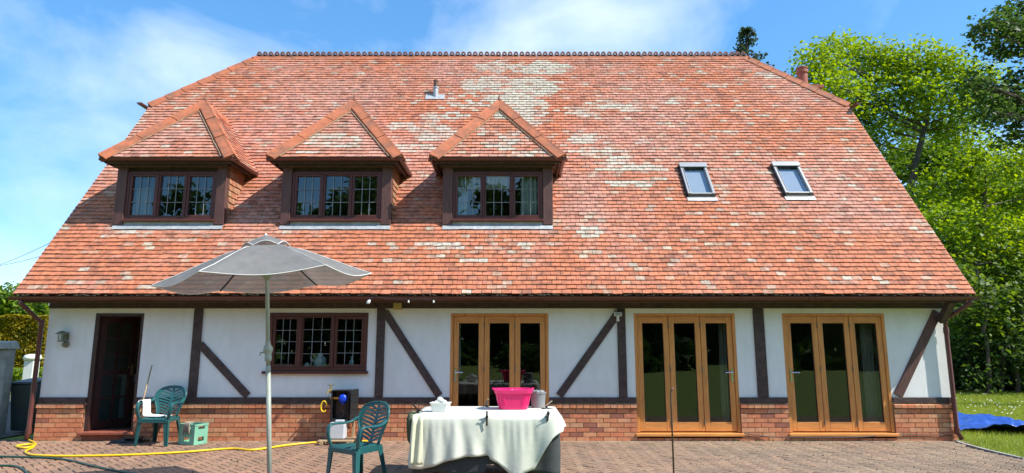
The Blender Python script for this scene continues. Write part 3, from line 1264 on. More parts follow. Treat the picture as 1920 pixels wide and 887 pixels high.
def curtain(x0, x1, z0, z1, y, parent, m='curtain', waves=7, depth=0.025, name='curtain'):
    c = MB()
    ph = random.uniform(0, 6)
    c.grid(lambda a, b: (x0 + (x1 - x0) * a + 0.01 * math.sin(ph + b * 3), y + depth * math.sin(ph + a * waves * 6.28 + b * 0.7) + depth * 0.4 * math.sin(a * waves * 14), z0 + (z1 - z0) * b), waves * 8, 6)
    return c.build(name, m, parent, smooth=True, solid=0.003)


for di, dx in enumerate(DX):
    dm = MB()
    # front apron wall below and the head above the window; cheeks
    zt = DZE - 0.02
    dm.box(dx - DHW + 0.05, dx + DHW - 0.05, DY + 0.03, DY + 0.10, zt - 0.20, zt)
    for sgn in (-1, 1):
        x_in = dx + sgn * (DHW - 0.05)
        x_out = dx + sgn * (DHW - 0.012)
        q = [(DY + 0.06, DZ0 + 0.06), (DBACK_E + 0.15, zt), (DY + 0.06, zt)]
        i = len(dm.v)
        dm.v += [(x_in, a, b) for a, b in q] + [(x_out, a, b) for a, b in q]
        dm.face((i, i + 1, i + 2))
        dm.face((i + 5, i + 4, i + 3))
        for k in range(3):
            k2 = (k + 1) % 3
            dm.face((i + k, i + 3 + k, i + 3 + k2, i + k2))
    dorm = dm.build('dormer', 'timber', house)
    # hung tiles on the cheeks
    ck = MB()
    for sgn in (-1, 1):
        O = Vector((dx + sgn * (DHW - 0.012), 0, DZ0))
        Uv = Vector((0, sgn, 0))
        hgt = zt - DZ0 - 0.03

        def lo_(v, s=sgn):
            return DY + 0.075 if s > 0 else -(EY + (DZ0 + v - EZ) / math.tan(RP) + 0.05)

        def hi_(v, s=sgn):
            return (EY + (DZ0 + v - EZ) / math.tan(RP) + 0.05) if s > 0 else -(DY + 0.075)

        def ct(p, r_, c_):
            c = lerp3((0.36, 0.21, 0.115), (0.40, 0.15, 0.08), random.random())
            return jit(c, 0.2)
        tile_field(ck, O, Uv, Vector((0, 0, 1)), Vector((sgn, 0, 0)), hgt, lo_, hi_, gauge=0.115, tintf=ct, start=0.02)
    tag(ck.build('cheek_tiles', 'tile', dorm), kind='stuff')
    # corner posts, slightly splayed boards
    for sgn in (-1, 1):
        m = MB()
        xa, xb = dx + sgn * (DHW - 0.175), dx + sgn * (DHW + 0.004)
        x0, x1 = min(xa, xb), max(xa, xb)
        m.box(x0, x1, DY - 0.045, DY + 0.07, DZ0 + 0.03, zt - 0.012)
        m.build('corner_post', 'timber_worn', dorm, bevel=0.008)
    # window
    wx0, wx1, wz0, wz1 = dx - DHW + 0.18, dx + DHW - 0.18, DZ0 + 0.13, DZE - 0.195
    fr = MB()
    ob = 0.04
    fr.box(wx0, wx0 + ob, DY - 0.02, DY + 0.06, wz0, wz1)
    fr.box(wx1 - ob, wx1, DY - 0.02, DY + 0.06, wz0, wz1)
    fr.box(wx0 + ob, wx1 - ob, DY - 0.02, DY + 0.06, wz1 - ob, wz1)
    fr.box(wx0 + ob, wx1 - ob, DY - 0.02, DY + 0.06, wz0, wz0 + ob)
    inner = (wx1 - wx0 - 2 * ob)
    cw = inner / 3
    for k in (1, 2):
        xx = wx0 + ob + cw * k
        fr.box(xx - 0.014, xx + 0.014, DY - 0.026, DY + 0.062, wz0 + ob, wz1 - ob)
    fr.build('window_frame', 'brown_frame', dorm, bevel=0.004)
    m = MB()
    m.box(wx0 - 0.02, wx1 + 0.02, DY - 0.07, DY + 0.02, wz0 - 0.045, wz0 - 0.001)
    m.build('window_sill', 'brown_frame', dorm, bevel=0.008)
    for k in range(3):
        cf, ld = MB(), MB()
        a = wx0 + ob + cw * k + (0.014 if k else 0.0)
        b = wx0 + ob + cw * (k + 1) - (0.014 if k < 2 else 0.0)
        gx0, gx1, gz0, gz1 = casement(cf, ld, a + 0.003, b - 0.003, wz0 + ob + 0.003, wz1 - ob - 0.003, DY - 0.012, 0.042 if k != 1 else 0.028, 3, 3)
        cf.build('casement', 'brown_frame', dorm, bevel=0.004)
        ld.build('leading', 'lead_came', dorm)
        pane(gx0, gx1, gz0, gz1, DY + 0.028, dorm, 'window_glass')
        if di == 2 and k == 0:
            curtain(gx0 - 0.02, gx0 + 0.18, gz0 - 0.05, gz1 + 0.05, DY + 0.12, dorm, waves=4)
        if di == 2 and k == 2:
            curtain(gx0 + 0.10, gx1 + 0.05, gz0 - 0.05, gz1 + 0.05, DY + 0.12, dorm, waves=5)
        if di == 2 and k < 2:
            curtain(gx0 - 0.05, gx1 + 0.05, gz1 - 0.22, gz1 + 0.05, DY + 0.10, dorm, waves=6)
        if di == 0 and k == 0:
            curtain(gx0 - 0.02, gx0 + 0.28, gz0 - 0.05, gz1 - 0.20, DY + 0.14, dorm, 'curtain_grey', waves=4)
    # lead apron dressed over the tiles
    m = MB()
    n_ = 14
    for k in range(n_):
        xa = dx - DHW + 0.0 + (2 * DHW) * k / n_
        xb = dx - DHW + 0.0 + (2 * DHW) * (k + 1) / n_
        la = v_of(DY) - 0.10 + random.gauss(0, 0.003)
        h_ = 0.036
        m.hexa([roofpt(xa, la, h_ - 0.006), roofpt(xb, la, h_ - 0.006), roofpt(xb, v_of(DY) + 0.04, h_ - 0.01), roofpt(xa, v_of(DY) + 0.04, h_ - 0.01),
                roofpt(xa, la, h_), roofpt(xb, la, h_), roofpt(xb, v_of(DY) + 0.04, h_), roofpt(xa, v_of(DY) + 0.04, h_)])
    m.box(dx - DHW + 0.17, dx + DHW - 0.17, DY - 0.012, DY + 0.01, DZ0 + 0.02, wz0 - 0.04)
    m.build('lead_apron', 'lead', dorm)
    # eaves boards: soffit + fascia on three sides
    m = MB()
    m.box(dx - DHE + 0.05, dx + DHE - 0.05, DEY + 0.05, DY - 0.046, zt - 0.03, zt - 0.012)
    for sgn in (-1, 1):
        xa, xb = sorted((dx + sgn * (DHW + 0.005), dx + sgn * (DHE - 0.05)))
        m.box(xa, xb, DY - 0.045, DBACK_E - 0.02, zt - 0.03, zt - 0.012)
    m.build('dormer_soffit', 'timber', dorm)
    m = MB()
    m.box(dx - DHE + 0.03, dx + DHE - 0.03, DEY + 0.025, DEY + 0.05, zt - 0.075, zt + 0.02)
    for sgn in (-1, 1):
        xa, xb = sorted((dx + sgn * (DHE - 0.03), dx + sgn * (DHE - 0.055)))
        m.box(xa, xb, DEY + 0.051, DBACK_E - 0.06, zt - 0.075, zt + 0.02)
    # moulding stepping back to the window head
    m.box(dx - DHW - 0.05, dx + DHW + 0.05, DEY + 0.12, DY - 0.046, zt - 0.11, zt - 0.031)
    m.build('dormer_fascia', 'timber', dorm)
    m = MB()
    gz = zt + 0.005
    gutter(m, (dx - DHE - 0.02, DEY - 0.02, gz), (dx + DHE + 0.02, DEY - 0.02, gz), 0.048)
    for sgn in (-1, 1):
        gutter(m, (dx + sgn * (DHE + 0.02), DEY - 0.02, gz - 0.001), (dx + sgn * (DHE + 0.02), DBACK_E - 0.10, gz - 0.001), 0.048)
    m.build('dormer_gutter', 'gutter_plastic', dorm)
    m = MB()
    for t in (0.22, 0.75):
        gutter(m, (dx - DHE + 2 * DHE * t - 0.012, DEY - 0.02, gz), (dx - DHE + 2 * DHE * t + 0.012, DEY - 0.02, gz), 0.053)
    for sgn in (-1, 1):
        m.lathe([(0.0, -0.06), (0.05, -0.05), (0.05, 0.0), (0.045, 0.005)], (dx + sgn * (DHE + 0.02), DBACK_E - 0.10, gz), 10)
    m.build('gutter_clip', 'gutter_plastic', dorm)
    # hipped roof: front triangle, two flanks
    ap = Vector((dx, DAP_Y, DAP_Z))
    rb = Vector((dx, DBACK_R + 0.1, DAP_Z))
    fl, fr_ = Vector((dx - DHE, DEY, DZE)), Vector((dx + DHE, DEY, DZE))
    dkm = MB()
    dkm.poly([fl, fr_, ap])
    bl, br = Vector((dx - DHE, DBACK_E + 0.1, DZE)), Vector((dx + DHE, DBACK_E + 0.1, DZE))
    dkm.poly([fr_, br, rb, ap])
    dkm.poly([bl, fl, ap, rb])
    dkm.build('dormer_deck', 'roof_felt', dorm)
    # front face tiles
    rise = DAP_Z - DZE
    runf = DAP_Y - DEY
    lf = math.hypot(runf, rise)
    Vf = Vector((0, runf / lf, rise / lf))
    Nf = Vector((1, 0, 0)).cross(Vf)
    sgd = Single(lambda r_, c_: True)
    sgd.__class__ = type('S', (Single,), {'__call__': lambda s, r_, c_: len(s.sink) < 98})
    tm = MB()
    tile_field(tm, Vector((dx, DEY, DZE)), Vector((1, 0, 0)), Vf, Nf, lf - 0.02, lambda v: -DHE * (1 - v / lf), lambda v: DHE * (1 - v / lf), None, sgd)
    for one in sgd.sink:
        one.build('dormer_tile', 'tile', dorm)
    # flanks, courses swept up gently into the main slope
    nfl = {}
    for sgn in (-1, 1):
        lfl = math.hypot(DHE, rise)
        Vs = Vector((-sgn * DHE / lfl, 0, rise / lfl))
        Us = Vector((0, sgn, 0))
        Ns = Us.cross(Vs)
        nfl[sgn] = Ns
        O = Vector((dx + sgn * DHE, 0, DZE))

        def y_front(v):
            return DEY + runf * v / lfl

        def y_back(v):
            return EY + (DZE + rise * v / lfl - EZ) / math.tan(RP) + 0.03
        if sgn > 0:
            tile_field(tm, O, Us, Vs, Ns, lfl - 0.02, y_front, y_back)
        else:
            tile_field(tm, O, Us, Vs, Ns, lfl - 0.02, lambda v: -y_back(v), lambda v: -y_front(v))
        # laced valley: short cut tiles fanning round the corner with the main slope
        for k in range(17):
            v = (k + 0.4) * lfl / 17.0
            for w_ in range(2):
                yv = y_back(v) - 0.03
                p = O + Us * (sgn * yv) + Vs * v
                a_ = p + Vector((-sgn * 0.0, 0, 0)) + Vector((sgn * (0.10 - 0.11 * w_), 0.02 + 0.05 * (1 - w_) - 0.09 * w_, 0.0))
                tm.tint = tile_tint(p, k, w_)
                nn = (Ns * (0.35 + 0.4 * w_) + VN * (0.75 - 0.4 * w_)).normalized()
                uu = (Vector((sgn * 0.65, 0.75, 0.2)))
                uu = (uu - nn * uu.dot(nn)).normalized()
                vv = nn.cross(uu)
                if vv.z < 0:
                    vv = -vv
                if uu.cross(vv).dot(nn) < 0:
                    uu = -uu
                tile_piece(tm, a_ - vv * 0.05 + nn * 0.012, uu, vv, nn, -0.075, 0.075, 0.0, 0.10)
    tag(tm.build('dormer_tile_courses', 'tile', dorm), kind='stuff')
    for sgn in (-1, 1):
        a = Vector((dx + sgn * (DHE + 0.02), DEY - 0.02, DZE - 0.01))
        hip_run(a, ap + Vector((0, 0.0, 0.02)), Nf, nfl[sgn], 3, 'hip_tile', dorm, half=0.17, lift=0.045)
        # mortar bedding showing at the hip foot and along its lower edge
        bm_ = MB()
        dd = (ap - a).normalized()
        inn = (Vector((-sgn, 0, 0)) - dd * Vector((-sgn, 0, 0)).dot(dd))
        inn = (inn - Nf * inn.dot(Nf)).normalized()
        pts_ = [a + dd * t + inn * (0.165 + 0.008 * random.random()) + Nf * 0.035 for t in np.linspace(0.12, (ap - a).length - 0.28, 22)]
        bm_.tube(pts_, [0.009 + random.uniform(-.003, .003) for _ in pts_], 5)
        bm_.lathe([(0.06, -0.03), (0.07, 0.01), (0.04, 0.03)], a + Nf * 0.01 + dd * 0.06, 8)
        bm_.build('mortar_bed', 'mortar', dorm)
    hip_run(ap, rb, nfl[-1], nfl[1], 3, 'ridge_tile', dorm, half=0.15, lift=0.04)
    m = MB()
    m.lathe([(0.03, 0), (0.022, 0.04), (0.012, 0.055), (0.018, 0.085), (0.0, 0.12)], ap + Vector((0, -0.02, 0.085)), 8)
    m.build('finial', 'crest_clay', dorm)

# attic wall seen through the dormer windows
m = MB()
m.box(RX0 + 0.4, RX1 - 0.4, 14.0, 14.05, 2.43, 6.6)
m.build('attic_wall', 'attic_plaster', house)

# ---- skylights
for (a, b, y0, y1) in SKY:
    v0, v1 = v_of(y0), v_of(y1)
    m = MB()
    fw = 0.06

    def rb_(mb, xa, xb, p, q, h0, h1):
        mb.hexa([roofpt(xa, p, h0), roofpt(xb, p, h0), roofpt(xb, q, h0), roofpt(xa, q, h0),
                 roofpt(xa, p, h1), roofpt(xb, p, h1), roofpt(xb, q, h1), roofpt(xa, q, h1)])
    rb_(m, a, a + fw, v0, v1, -0.02, 0.095)
    rb_(m, b - fw, b, v0, v1, -0.02, 0.095)
    rb_(m, a + fw, b - fw, v0, v0 + 0.035, -0.02, 0.085)
    rb_(m, a + fw, b - fw, v1 - 0.05, v1, -0.02, 0.09)
    sk = m.build('skylight', 'sky_frame', house, bevel=0.006)
    p = MB()
    rb_(p, a + fw, b - fw, v0 + 0.035, v1 - 0.05, 0.055, 0.062)
    p.build('pane', 'roof_glass', sk)
    p = MB()
    rb_(p, a - 0.012, b + 0.012, v1 - 0.10, v1 + 0.035, 0.0955, 0.118)
    p.build('hood', 'sky_frame', sk, bevel=0.006)
    p = MB()
    rb_(p, a - 0.018, a - 0.001, v0 - 0.01, v1 + 0.02, -0.01, 0.075)
    rb_(p, b + 0.001, b + 0.012, v0 - 0.01, v1 + 0.02, -0.01, 0.075)
    rb_(p, a + 0.0, b - 0.0, v0 - 0.05, v0 - 0.002, -0.01, 0.05)
    rb_(p, a + fw + 0.001, b - fw - 0.001, v1 - 0.115, v1 - 0.1005, 0.063, 0.094)
    for q in (a + fw - 0.02, b - fw + 0.005):
        rb_(p, q, q + 0.012, v0 + 0.04, v1 - 0.10, 0.0955, 0.098)
    p.build('gasket', 'black_rubber', sk)
    p = MB()
    rb_(p, a - 0.02, b + 0.03, v0 - 0.15, v0 - 0.051, 0.028, 0.038)
    p.build('flashing', 'lead', sk)
    # added pale sheet under the pane; its colour imitates the reflected sky
    p = MB()
    rb_(p, a + 0.02, b - 0.02, v0 + 0.01, v1 - 0.01, 0.015, 0.022)
    p.build('sky_reflection', 'sky_reflection_pale', sk)

# clay slips closing the cut tiles beside the skylights and dormer cheeks
for (xa, xb, va, vb) in [q for (a, b, y0, y1) in SKY for q in ((a - 0.20, a - 0.019, v_of(y0) - 0.14, v_of(y1) + 0.05), (b + 0.013, b + 0.20, v_of(y0) - 0.14, v_of(y1) + 0.05))] + \
        [q for d in DX for q in ((d - DHW - 0.16, d - DHW + 0.02, v_of(DY) - 0.09, v_of(DBACK_E)), (d + DHW - 0.02, d + DHW + 0.16, v_of(DY) - 0.09, v_of(DBACK_E)))]:
    m = MB()
    k = 0
    while va + k * TG < vb:
        v_ = va + k * TG
        m.hexa([roofpt(xa, v_, 0.002), roofpt(xb, v_, 0.002), roofpt(xb, v_ + TG, 0.002), roofpt(xa, v_ + TG, 0.002),
                roofpt(xa, v_, 0.020), roofpt(xb, v_, 0.020), roofpt(xb, v_ + TG, 0.009), roofpt(xa, v_ + TG, 0.009)])
        k += 1
    m.build('tile_slip', 'hip_clay', roof)

# ---- soil vent on the slope, chimney pot behind the right hip
vp = roofpt(-1.755, (14.0 - EY) / cR, 0.03)
m = MB()
m.lathe([(0.062, -0.2), (0.062, 0.16), (0.075, 0.165), (0.075, 0.19), (0.05, 0.20)], vp, 14)
vent = m.build('vent_pipe', 'flue_grey', house, smooth=False)
m = MB()
m.lathe([(0.052, 0.19), (0.052, 0.33), (0.060, 0.335), (0.060, 0.36), (0.04, 0.36)], vp, 14)
m.build('vent_cap', 'steel_rust', vent)
m = MB()
vv0 = (14.0 - EY) / cR
m.hexa([roofpt(-1.98, vv0 - 0.17, 0.03), roofpt(-1.54, vv0 - 0.17, 0.03), roofpt(-1.54, vv0 + 0.02, 0.03), roofpt(-1.98, vv0 + 0.02, 0.03),
        roofpt(-1.98, vv0 - 0.17, 0.042), roofpt(-1.54, vv0 - 0.17, 0.042), roofpt(-1.54, vv0 + 0.02, 0.042), roofpt(-1.98, vv0 + 0.02, 0.042)])
m.build('vent_flashing', 'lead', vent)
cp = at(1505, 152, 15.9)
m = MB()
m.lathe([(0.125, -0.5), (0.125, 0.20), (0.15, 0.21), (0.15, 0.25), (0.13, 0.26), (0.13, 0.32), (0.145, 0.33), (0.145, 0.36), (0.10, 0.36)], cp, 16)
pot = m.build('chimney_pot', 'terracotta', house)
m = MB()
m.tint = (0.36, 0.13, 0.08)
m.box(cp.x - 0.32, cp.x + 0.32, cp.y - 0.30, cp.y + 0.30, cp.z - 2.2, cp.z - 0.22)
m.box(cp.x - 0.37, cp.x + 0.37, cp.y - 0.35, cp.y + 0.35, cp.z - 0.32, cp.z - 0.24)
m.build('chimney_stack', 'brick', house)

# ---- kitchen window
x0, x1, z0, z1 = WIN
fr = MB()
ob = 0.06
y = WALL - 0.012
fr.box(x0, x0 + ob, y, y + 0.09, z0, z1)
fr.box(x1 - ob, x1, y, y + 0.09, z0, z1)
fr.box(x0 + ob, x1 - ob, y, y + 0.09, z1 - ob, z1)
fr.box(x0 + ob, x1 - ob, y, y + 0.09, z0, z0 + ob)
XB = [x0 + ob, x0 + ob + 0.475, x0 + ob + 1.03, x1 - ob]
for xx in XB[1:3]:
    fr.box(xx - 0.022, xx + 0.022, y - 0.004, y + 0.092, z0 + ob, z1 - ob)
kw = fr.build('window', 'brown_frame', house, bevel=0.005)
for k in range(3):
    cf, ld = MB(), MB()
    a = XB[k] + (0.022 if k else 0)
    b = XB[k + 1] - (0.022 if k < 2 else 0)
    gx0, gx1, gz0, gz1 = casement(cf, ld, a + 0.003, b - 0.003, z0 + ob + 0.003, z1 - ob - 0.003, y + 0.012, 0.045 if k != 1 else 0.02, 3, 4, leadw=0.006)
    cf.build('casement', 'brown_frame', kw, bevel=0.004)
    ld.build('leading', 'lead_came', kw)
    pane(gx0, gx1, gz0, gz1, y + 0.05, kw, 'window_glass')
m = MB()
m.box(x0 - 0.06, x1 + 0.03, WALL - 0.075, WALL + 0.02, z0 - 0.045, z0 - 0.001)
m.build('window_sill', 'brown_frame', kw, bevel=0.008)
m = MB()
m.box(x0 + 0.02, x1 - 0.02, WALL + 0.10, WALL + 0.42, z0 + 0.01, z0 + 0.04)
m.build('inner_sill', 'kitchen_white', kw)

# ---- bifold doors
for bi, (x0, x1, z0, z1) in enumerate(BIF):
    y = WALL + 0.015
    fr = MB()
    ob = 0.05
    fr.box(x0, x0 + ob, y - 0.02, y + 0.11, z0, z1)
    fr.box(x1 - ob, x1, y - 0.02, y + 0.11, z0, z1)
    fr.box(x0 + ob, x1 - ob, y - 0.02, y + 0.11, z1 - 0.045, z1)
    door = fr.build('bifold_door', 'oak', house, bevel=0.005)
    m = MB()
    m.hexa([(x0 - 0.03, WALL - 0.075, z0 - 0.06), (x1 + 0.03, WALL - 0.075, z0 - 0.06), (x1 + 0.03, y + 0.11, z0 - 0.06), (x0 - 0.03, y + 0.11, z0 - 0.06),
            (x0 - 0.03, WALL - 0.075, z0 - 0.015), (x1 + 0.03, WALL - 0.075, z0 - 0.015), (x1 + 0.03, y + 0.11, z0 - 0.001), (x0 - 0.03, y + 0.11, z0 - 0.001)])
    m.build('door_sill', 'oak_rail', door, bevel=0.006)
    lw = (x1 - x0 - 2 * ob) / 3
    st = 0.088
    for k in range(3):
        a = x0 + ob + lw * k + 0.004
        b = a + lw - 0.008
        yl = y + 0.0 + (0.004 if k == 1 else 0)
        lf_ = MB()
        zb, zt = z0 + 0.012, z1 - 0.05
        for (sa, sb) in ((a, a + st), (b - st, b)):
            lf_ = MB()
            lf_.box(sa, sb, yl, yl + 0.055, zb, zt)
            lf_.build('door_stile', 'oak', door, bevel=0.006)
        for (ra, rb2) in ((zb, zb + 0.15), (zt - 0.115, zt)):
            rl = MB()
            rl.box(a + st, b - st, yl + 0.001, yl + 0.054, ra, rb2)
            rl.build('door_rail', 'oak_rail', door, bevel=0.005)
        gk = MB()
        for q in ((a + st, a + st + 0.008, zb + 0.15, zt - 0.115), (b - st - 0.008, b - st, zb + 0.15, zt - 0.115)):
            gk.box(q[0], q[1], yl + 0.018, yl + 0.04, q[2], q[3])
        gk.box(a + st + 0.008, b - st - 0.008, yl + 0.018, yl + 0.04, zb + 0.15, zb + 0.158)
        gk.box(a + st + 0.008, b - st - 0.008, yl + 0.018, yl + 0.04, zt - 0.123, zt - 0.115)
        gk.build('bead', 'gasket', door)
        pane(a + st + 0.008, b - st - 0.008, zb + 0.158, zt - 0.123, yl + 0.026, door)
        # hinges between leaves
        if k < 2:
            hg = MB()
            for zz in (z0 + 0.16, z0 + 1.02, z1 - 0.20):
                hg.tube([(b + 0.004, yl - 0.008, zz - 0.045), (b + 0.004, yl - 0.008, zz + 0.045)], 0.009, 8)
            hg.build('hinge', 'lamp_metal', door)
    side = -1 if bi != 1 else 1
    hx = x0 + ob + 0.045 if side < 0 else x1 - ob - 0.045
    hb = MB()
    zc = z0 + 0.97
    hb.box(hx - 0.017, hx + 0.017, y - 0.010, y - 0.001, zc - 0.16, zc + 0.06)
    hb.tube([(hx, y - 0.005, zc), (hx, y - 0.05, zc)], 0.011, 8)
    dd = 1 if side < 0 else -1
    hb.tube([(hx - dd * 0.01, y - 0.05, zc), (hx + dd * 0.06, y - 0.054, zc + 0.002), (hx + dd * 0.125, y - 0.048, zc)], 0.0105, 8)
    hb.build('handle', 'chrome', door)

# curtains inside the two right-hand bifolds
curtain(6.08, 6.27, 0.2, 2.08, WALL + 0.32, house, 'curtain_grey', waves=3)
curtain(3.60, 3.72, 0.2, 2.08, WALL + 0.32, house, 'curtain_grey', waves=2)
curtain(-0.98, -0.90, 1.0, 2.08, WALL + 0.32, house, 'curtain', waves=2)

# ---- kitchen door (frame, leaf swung inwards)
x0, x1, z0, z1 = DOOR
m = MB()
y = WALL + 0.0
m.box(x0, x0 + 0.075, y - 0.01, y + 0.10, z0, z1)
m.box(x1 - 0.04, x1, y - 0.01, y + 0.10, z0, z1)
m.box(x0 + 0.075, x1 - 0.04, y - 0.01, y + 0.10, z1 - 0.05, z1)
kd = m.build('kitchen_door', 'door_brown', house, bevel=0.005)
m = MB()
m.box(x0 - 0.04, x1 + 0.05, WALL - 0.13, WALL + 0.28, z0 - 0.05, z0 - 0.002)
m.build('door_step', 'red_tile', kd, bevel=0.01)
m = MB()
m.tint = (0.36, 0.14, 0.085)
m.box(x0 - 0.002, x1 + 0.002, WALL - 0.02, WALL + 0.26, -0.02, z0 - 0.052)
m.build('step_riser', 'brick', kd)
Ml = Matrix.Translation((x0 + 0.078, WALL + 0.075, 0)) @ Matrix.Rotation(R(70), 4, 'Z')
lw, zb, zt = 0.70, z0 + 0.01, z1 - 0.055
lf_ = MB()
lf_.box(0, 0.10, 0, 0.045, zb, zt, Ml)
lf_.box(lw - 0.10, lw, 0, 0.045, zb, zt, Ml)
lf_.box(0.10, lw - 0.10, 0.001, 0.044, zb, zb + 0.13, Ml)
lf_.box(0.10, lw - 0.10, 0.001, 0.044, zt - 0.10, zt, Ml)
zm = zb + 0.92
lf_.box(0.10, lw - 0.10, 0.001, 0.044, zm - 0.04, zm + 0.04, Ml)
lf_.build('door_leaf', 'door_brown', kd)
gb = MB()
gb.box(lw / 2 - 0.014, lw / 2 + 0.014, 0.008, 0.038, zb + 0.13, zm - 0.04, Ml)
gb.box(lw / 2 - 0.014, lw / 2 + 0.014, 0.008, 0.038, zm + 0.04, zt - 0.10, Ml)
for zz in (zb + 0.50,):
    gb.box(0.10, lw - 0.10, 0.010, 0.036, zz - 0.014, zz + 0.014, Ml)
for k in (1, 2):
    zz = zm + 0.04 + (zt - 0.10 - zm - 0.04) * k / 3
    gb.box(0.10, lw - 0.10, 0.010, 0.036, zz - 0.014, zz + 0.014, Ml)
gb.build('glazing_bar', 'door_brown', kd)
for za, zc in ((zb + 0.13, zm - 0.04), (zm + 0.04, zt - 0.10)):
    for k in range(2):
        p = MB()
        p.box(0.10 + k * (lw / 2 - 0.10) + (0.014 if k else 0), (lw / 2 - 0.014) if k == 0 else lw - 0.10, 0.021, 0.026, za, zc, Ml)
        p.build('pane', 'glass', kd)
m = MB()
m.box(lw - 0.075, lw - 0.035, -0.006, -0.001, zb + 0.86, zb + 1.06, Ml)
m.tube([Ml @ Vector((lw - 0.055, -0.03, zb + 1.0)), Ml @ Vector((lw - 0.16, -0.035, zb + 1.0))], 0.009, 8)
m.build('handle', 'brass', kd)

# ================================================================== INSIDE
ct_ = empty('kitchen_counter', (-6.5, 12.5, 0.1))
tag(ct_, 'white kitchen counter with cupboards seen through the open door', 'counter')
m = MB()
for k in range(3):
    m.box(-7.35 + k * 0.62, -6.76 + k * 0.62, 12.32, 12.80, 0.18, 0.96)
m.build('cupboard', 'kitchen_white', ct_, bevel=0.006)
m = MB()
m.box(-7.45, -5.42, 12.26, 12.85, 0.965, 1.005)
m.build('worktop', 'kitchen_white', ct_)
m = MB()
m.box(-7.15, -6.98, 12.21, 12.318, 0.22, 0.86)
m.build('towel', 'inner_wood', ct_)
for (bx, h_, r_, mm, lab) in ((-6.62, 0.24, 0.035, 'white_plastic', 'white spray bottle on the kitchen worktop'), (-6.86, 0.17, 0.028, 'chrome', 'shiny metal canister on the kitchen worktop'),
                              (-6.96, 0.17, 0.028, 'chrome', 'shiny metal flask on the worktop, farther from the spray bottle')):
    m = MB()
    m.lathe([(r_, 0), (r_, h_ * 0.6), (r_ * 0.45, h_ * 0.75), (r_ * 0.4, h_ * 0.9), (r_ * 0.6, h_ * 0.92), (r_ * 0.5, h_)], (bx, 12.36, 1.006), 12)
    tag(m.build('bottle', mm), lab, 'bottle')
# things on the kitchen window sill
zs = WIN[2] + 0.0405
m = MB()
m.lathe([(0.06, 0), (0.10, 0.05), (0.112, 0.11), (0.09, 0.17), (0.05, 0.21), (0.045, 0.24), (0.055, 0.25)], (-3.30, WALL + 0.22, zs), 18)
jg = tag(m.build('jug', 'kitchen_white', smooth=True), 'round white china jug on the kitchen window sill', 'jug')
m = MB()
m.tube([Vector((-3.40, WALL + 0.22, zs + 0.10)), Vector((-3.45, WALL + 0.22, zs + 0.14)), Vector((-3.47, WALL + 0.22, zs + 0.19))], [0.025, 0.018, 0.013], 8)
m.build('spout', 'kitchen_white', jg, smooth=True)
m = MB()
m.lathe([(0.035, 0), (0.04, 0.09), (0.036, 0.09), (0.03, 0.01)], (-3.52, WALL + 0.2, zs), 12)
tag(m.build('mug', 'kitchen_white'), 'small white mug standing left of the china jug', 'mug')
m = MB()
m.lathe([(0.04, 0), (0.045, 0.12), (0.02, 0.13), (0.02, 0.19), (0.01, 0.2)], (-2.76, WALL + 0.22, zs), 12)
tag(m.build('soap_bottle', 'white_plastic'), 'white soap bottle behind the right-hand kitchen casement', 'bottle')
m = MB()
for k in range(26):
    a = random.uniform(0, 6.28)
    tip = Vector((-3.1 + math.cos(a) * random.uniform(.02, .14), WALL + 0.24 + math.sin(a) * .05, zs + 0.12 + random.uniform(0.05, 0.2)))
    s_ = Vector((-3.1, WALL + 0.24, zs + 0.10))
    w_ = Vector((0.012, 0, 0.006))
    m.poly([s_, (s_ + tip) / 2 - w_, tip, (s_ + tip) / 2 + w_])
m.t = [(0.05, 0.11, 0.03)] * len(m.f)
pl = empty('house_plant', (-3.1, WALL + 0.24, zs))
tag(pl, 'leafy pot plant on the kitchen sill beside the jug', 'plant')
m.build('foliage', 'leaf', pl)
m = MB()
m.lathe([(0.04, 0), (0.055, 0.10), (0.05, 0.10), (0.03, 0.08)], (-3.1, WALL + 0.24, zs), 12)
m.build('pot', 'terracotta', pl)
# dining table behind the left bifold
dt = empty('dining_table', (-0.2, 13.6, 0.1))
tag(dt, 'wooden dining table standing behind the bifold door nearest the parasol', 'table')
m = MB()
m.box(-0.95, 0.55, 13.1, 14.0, 0.82, 0.86)
m.build('table_top', 'inner_wood', dt)
for sx in (-0.88, 0.46):
    for sy in (13.16, 13.92):
        m = MB()
        m.box(sx, sx + 0.06, sy, sy + 0.06, 0.1, 0.819)
        m.build('leg', 'inner_wood', dt)
for ci, cx in enumerate((-0.35, 0.22)):
    dc = empty('dining_chair', (cx, 12.75, 0.1))
    tag(dc, ('bentwood dining chair inside, nearer the middle bifold leaf' if ci == 0 else 'bentwood dining chair inside, behind the right bifold leaf'), 'chair', 'dining chairs indoors')
    m = MB()
    m.lathe([(0.19, 0.52), (0.2, 0.54), (0.19, 0.56)], (cx, 12.75, 0.0), 16)
    m.build('seat', 'inner_wood', dc)
    m = MB()
    pts_ = [Vector((cx + 0.19 * math.cos(t), 12.60, 0.55 + 0.42 * math.sin(t))) for t in np.linspace(0, math.pi, 13)]
    m.tube(pts_, 0.014, 8)
    pts_ = [Vector((cx + 0.10 * math.cos(t), 12.60, 0.55 + 0.30 * math.sin(t))) for t in np.linspace(0, math.pi, 11)]
    m.tube(pts_, 0.011, 8)
    m.build('backrest', 'inner_wood', dc, smooth=True)
    for sx in (-1, 1):
        for sy in (-1, 1):
            m = MB()
            m.tube([(cx + sx * 0.13, 12.75 + sy * 0.13, 0.53), (cx + sx * 0.18, 12.75 + sy * 0.18, 0.1)], [0.016, 0.012], 8)
            m.build('leg', 'inner_wood', dc)

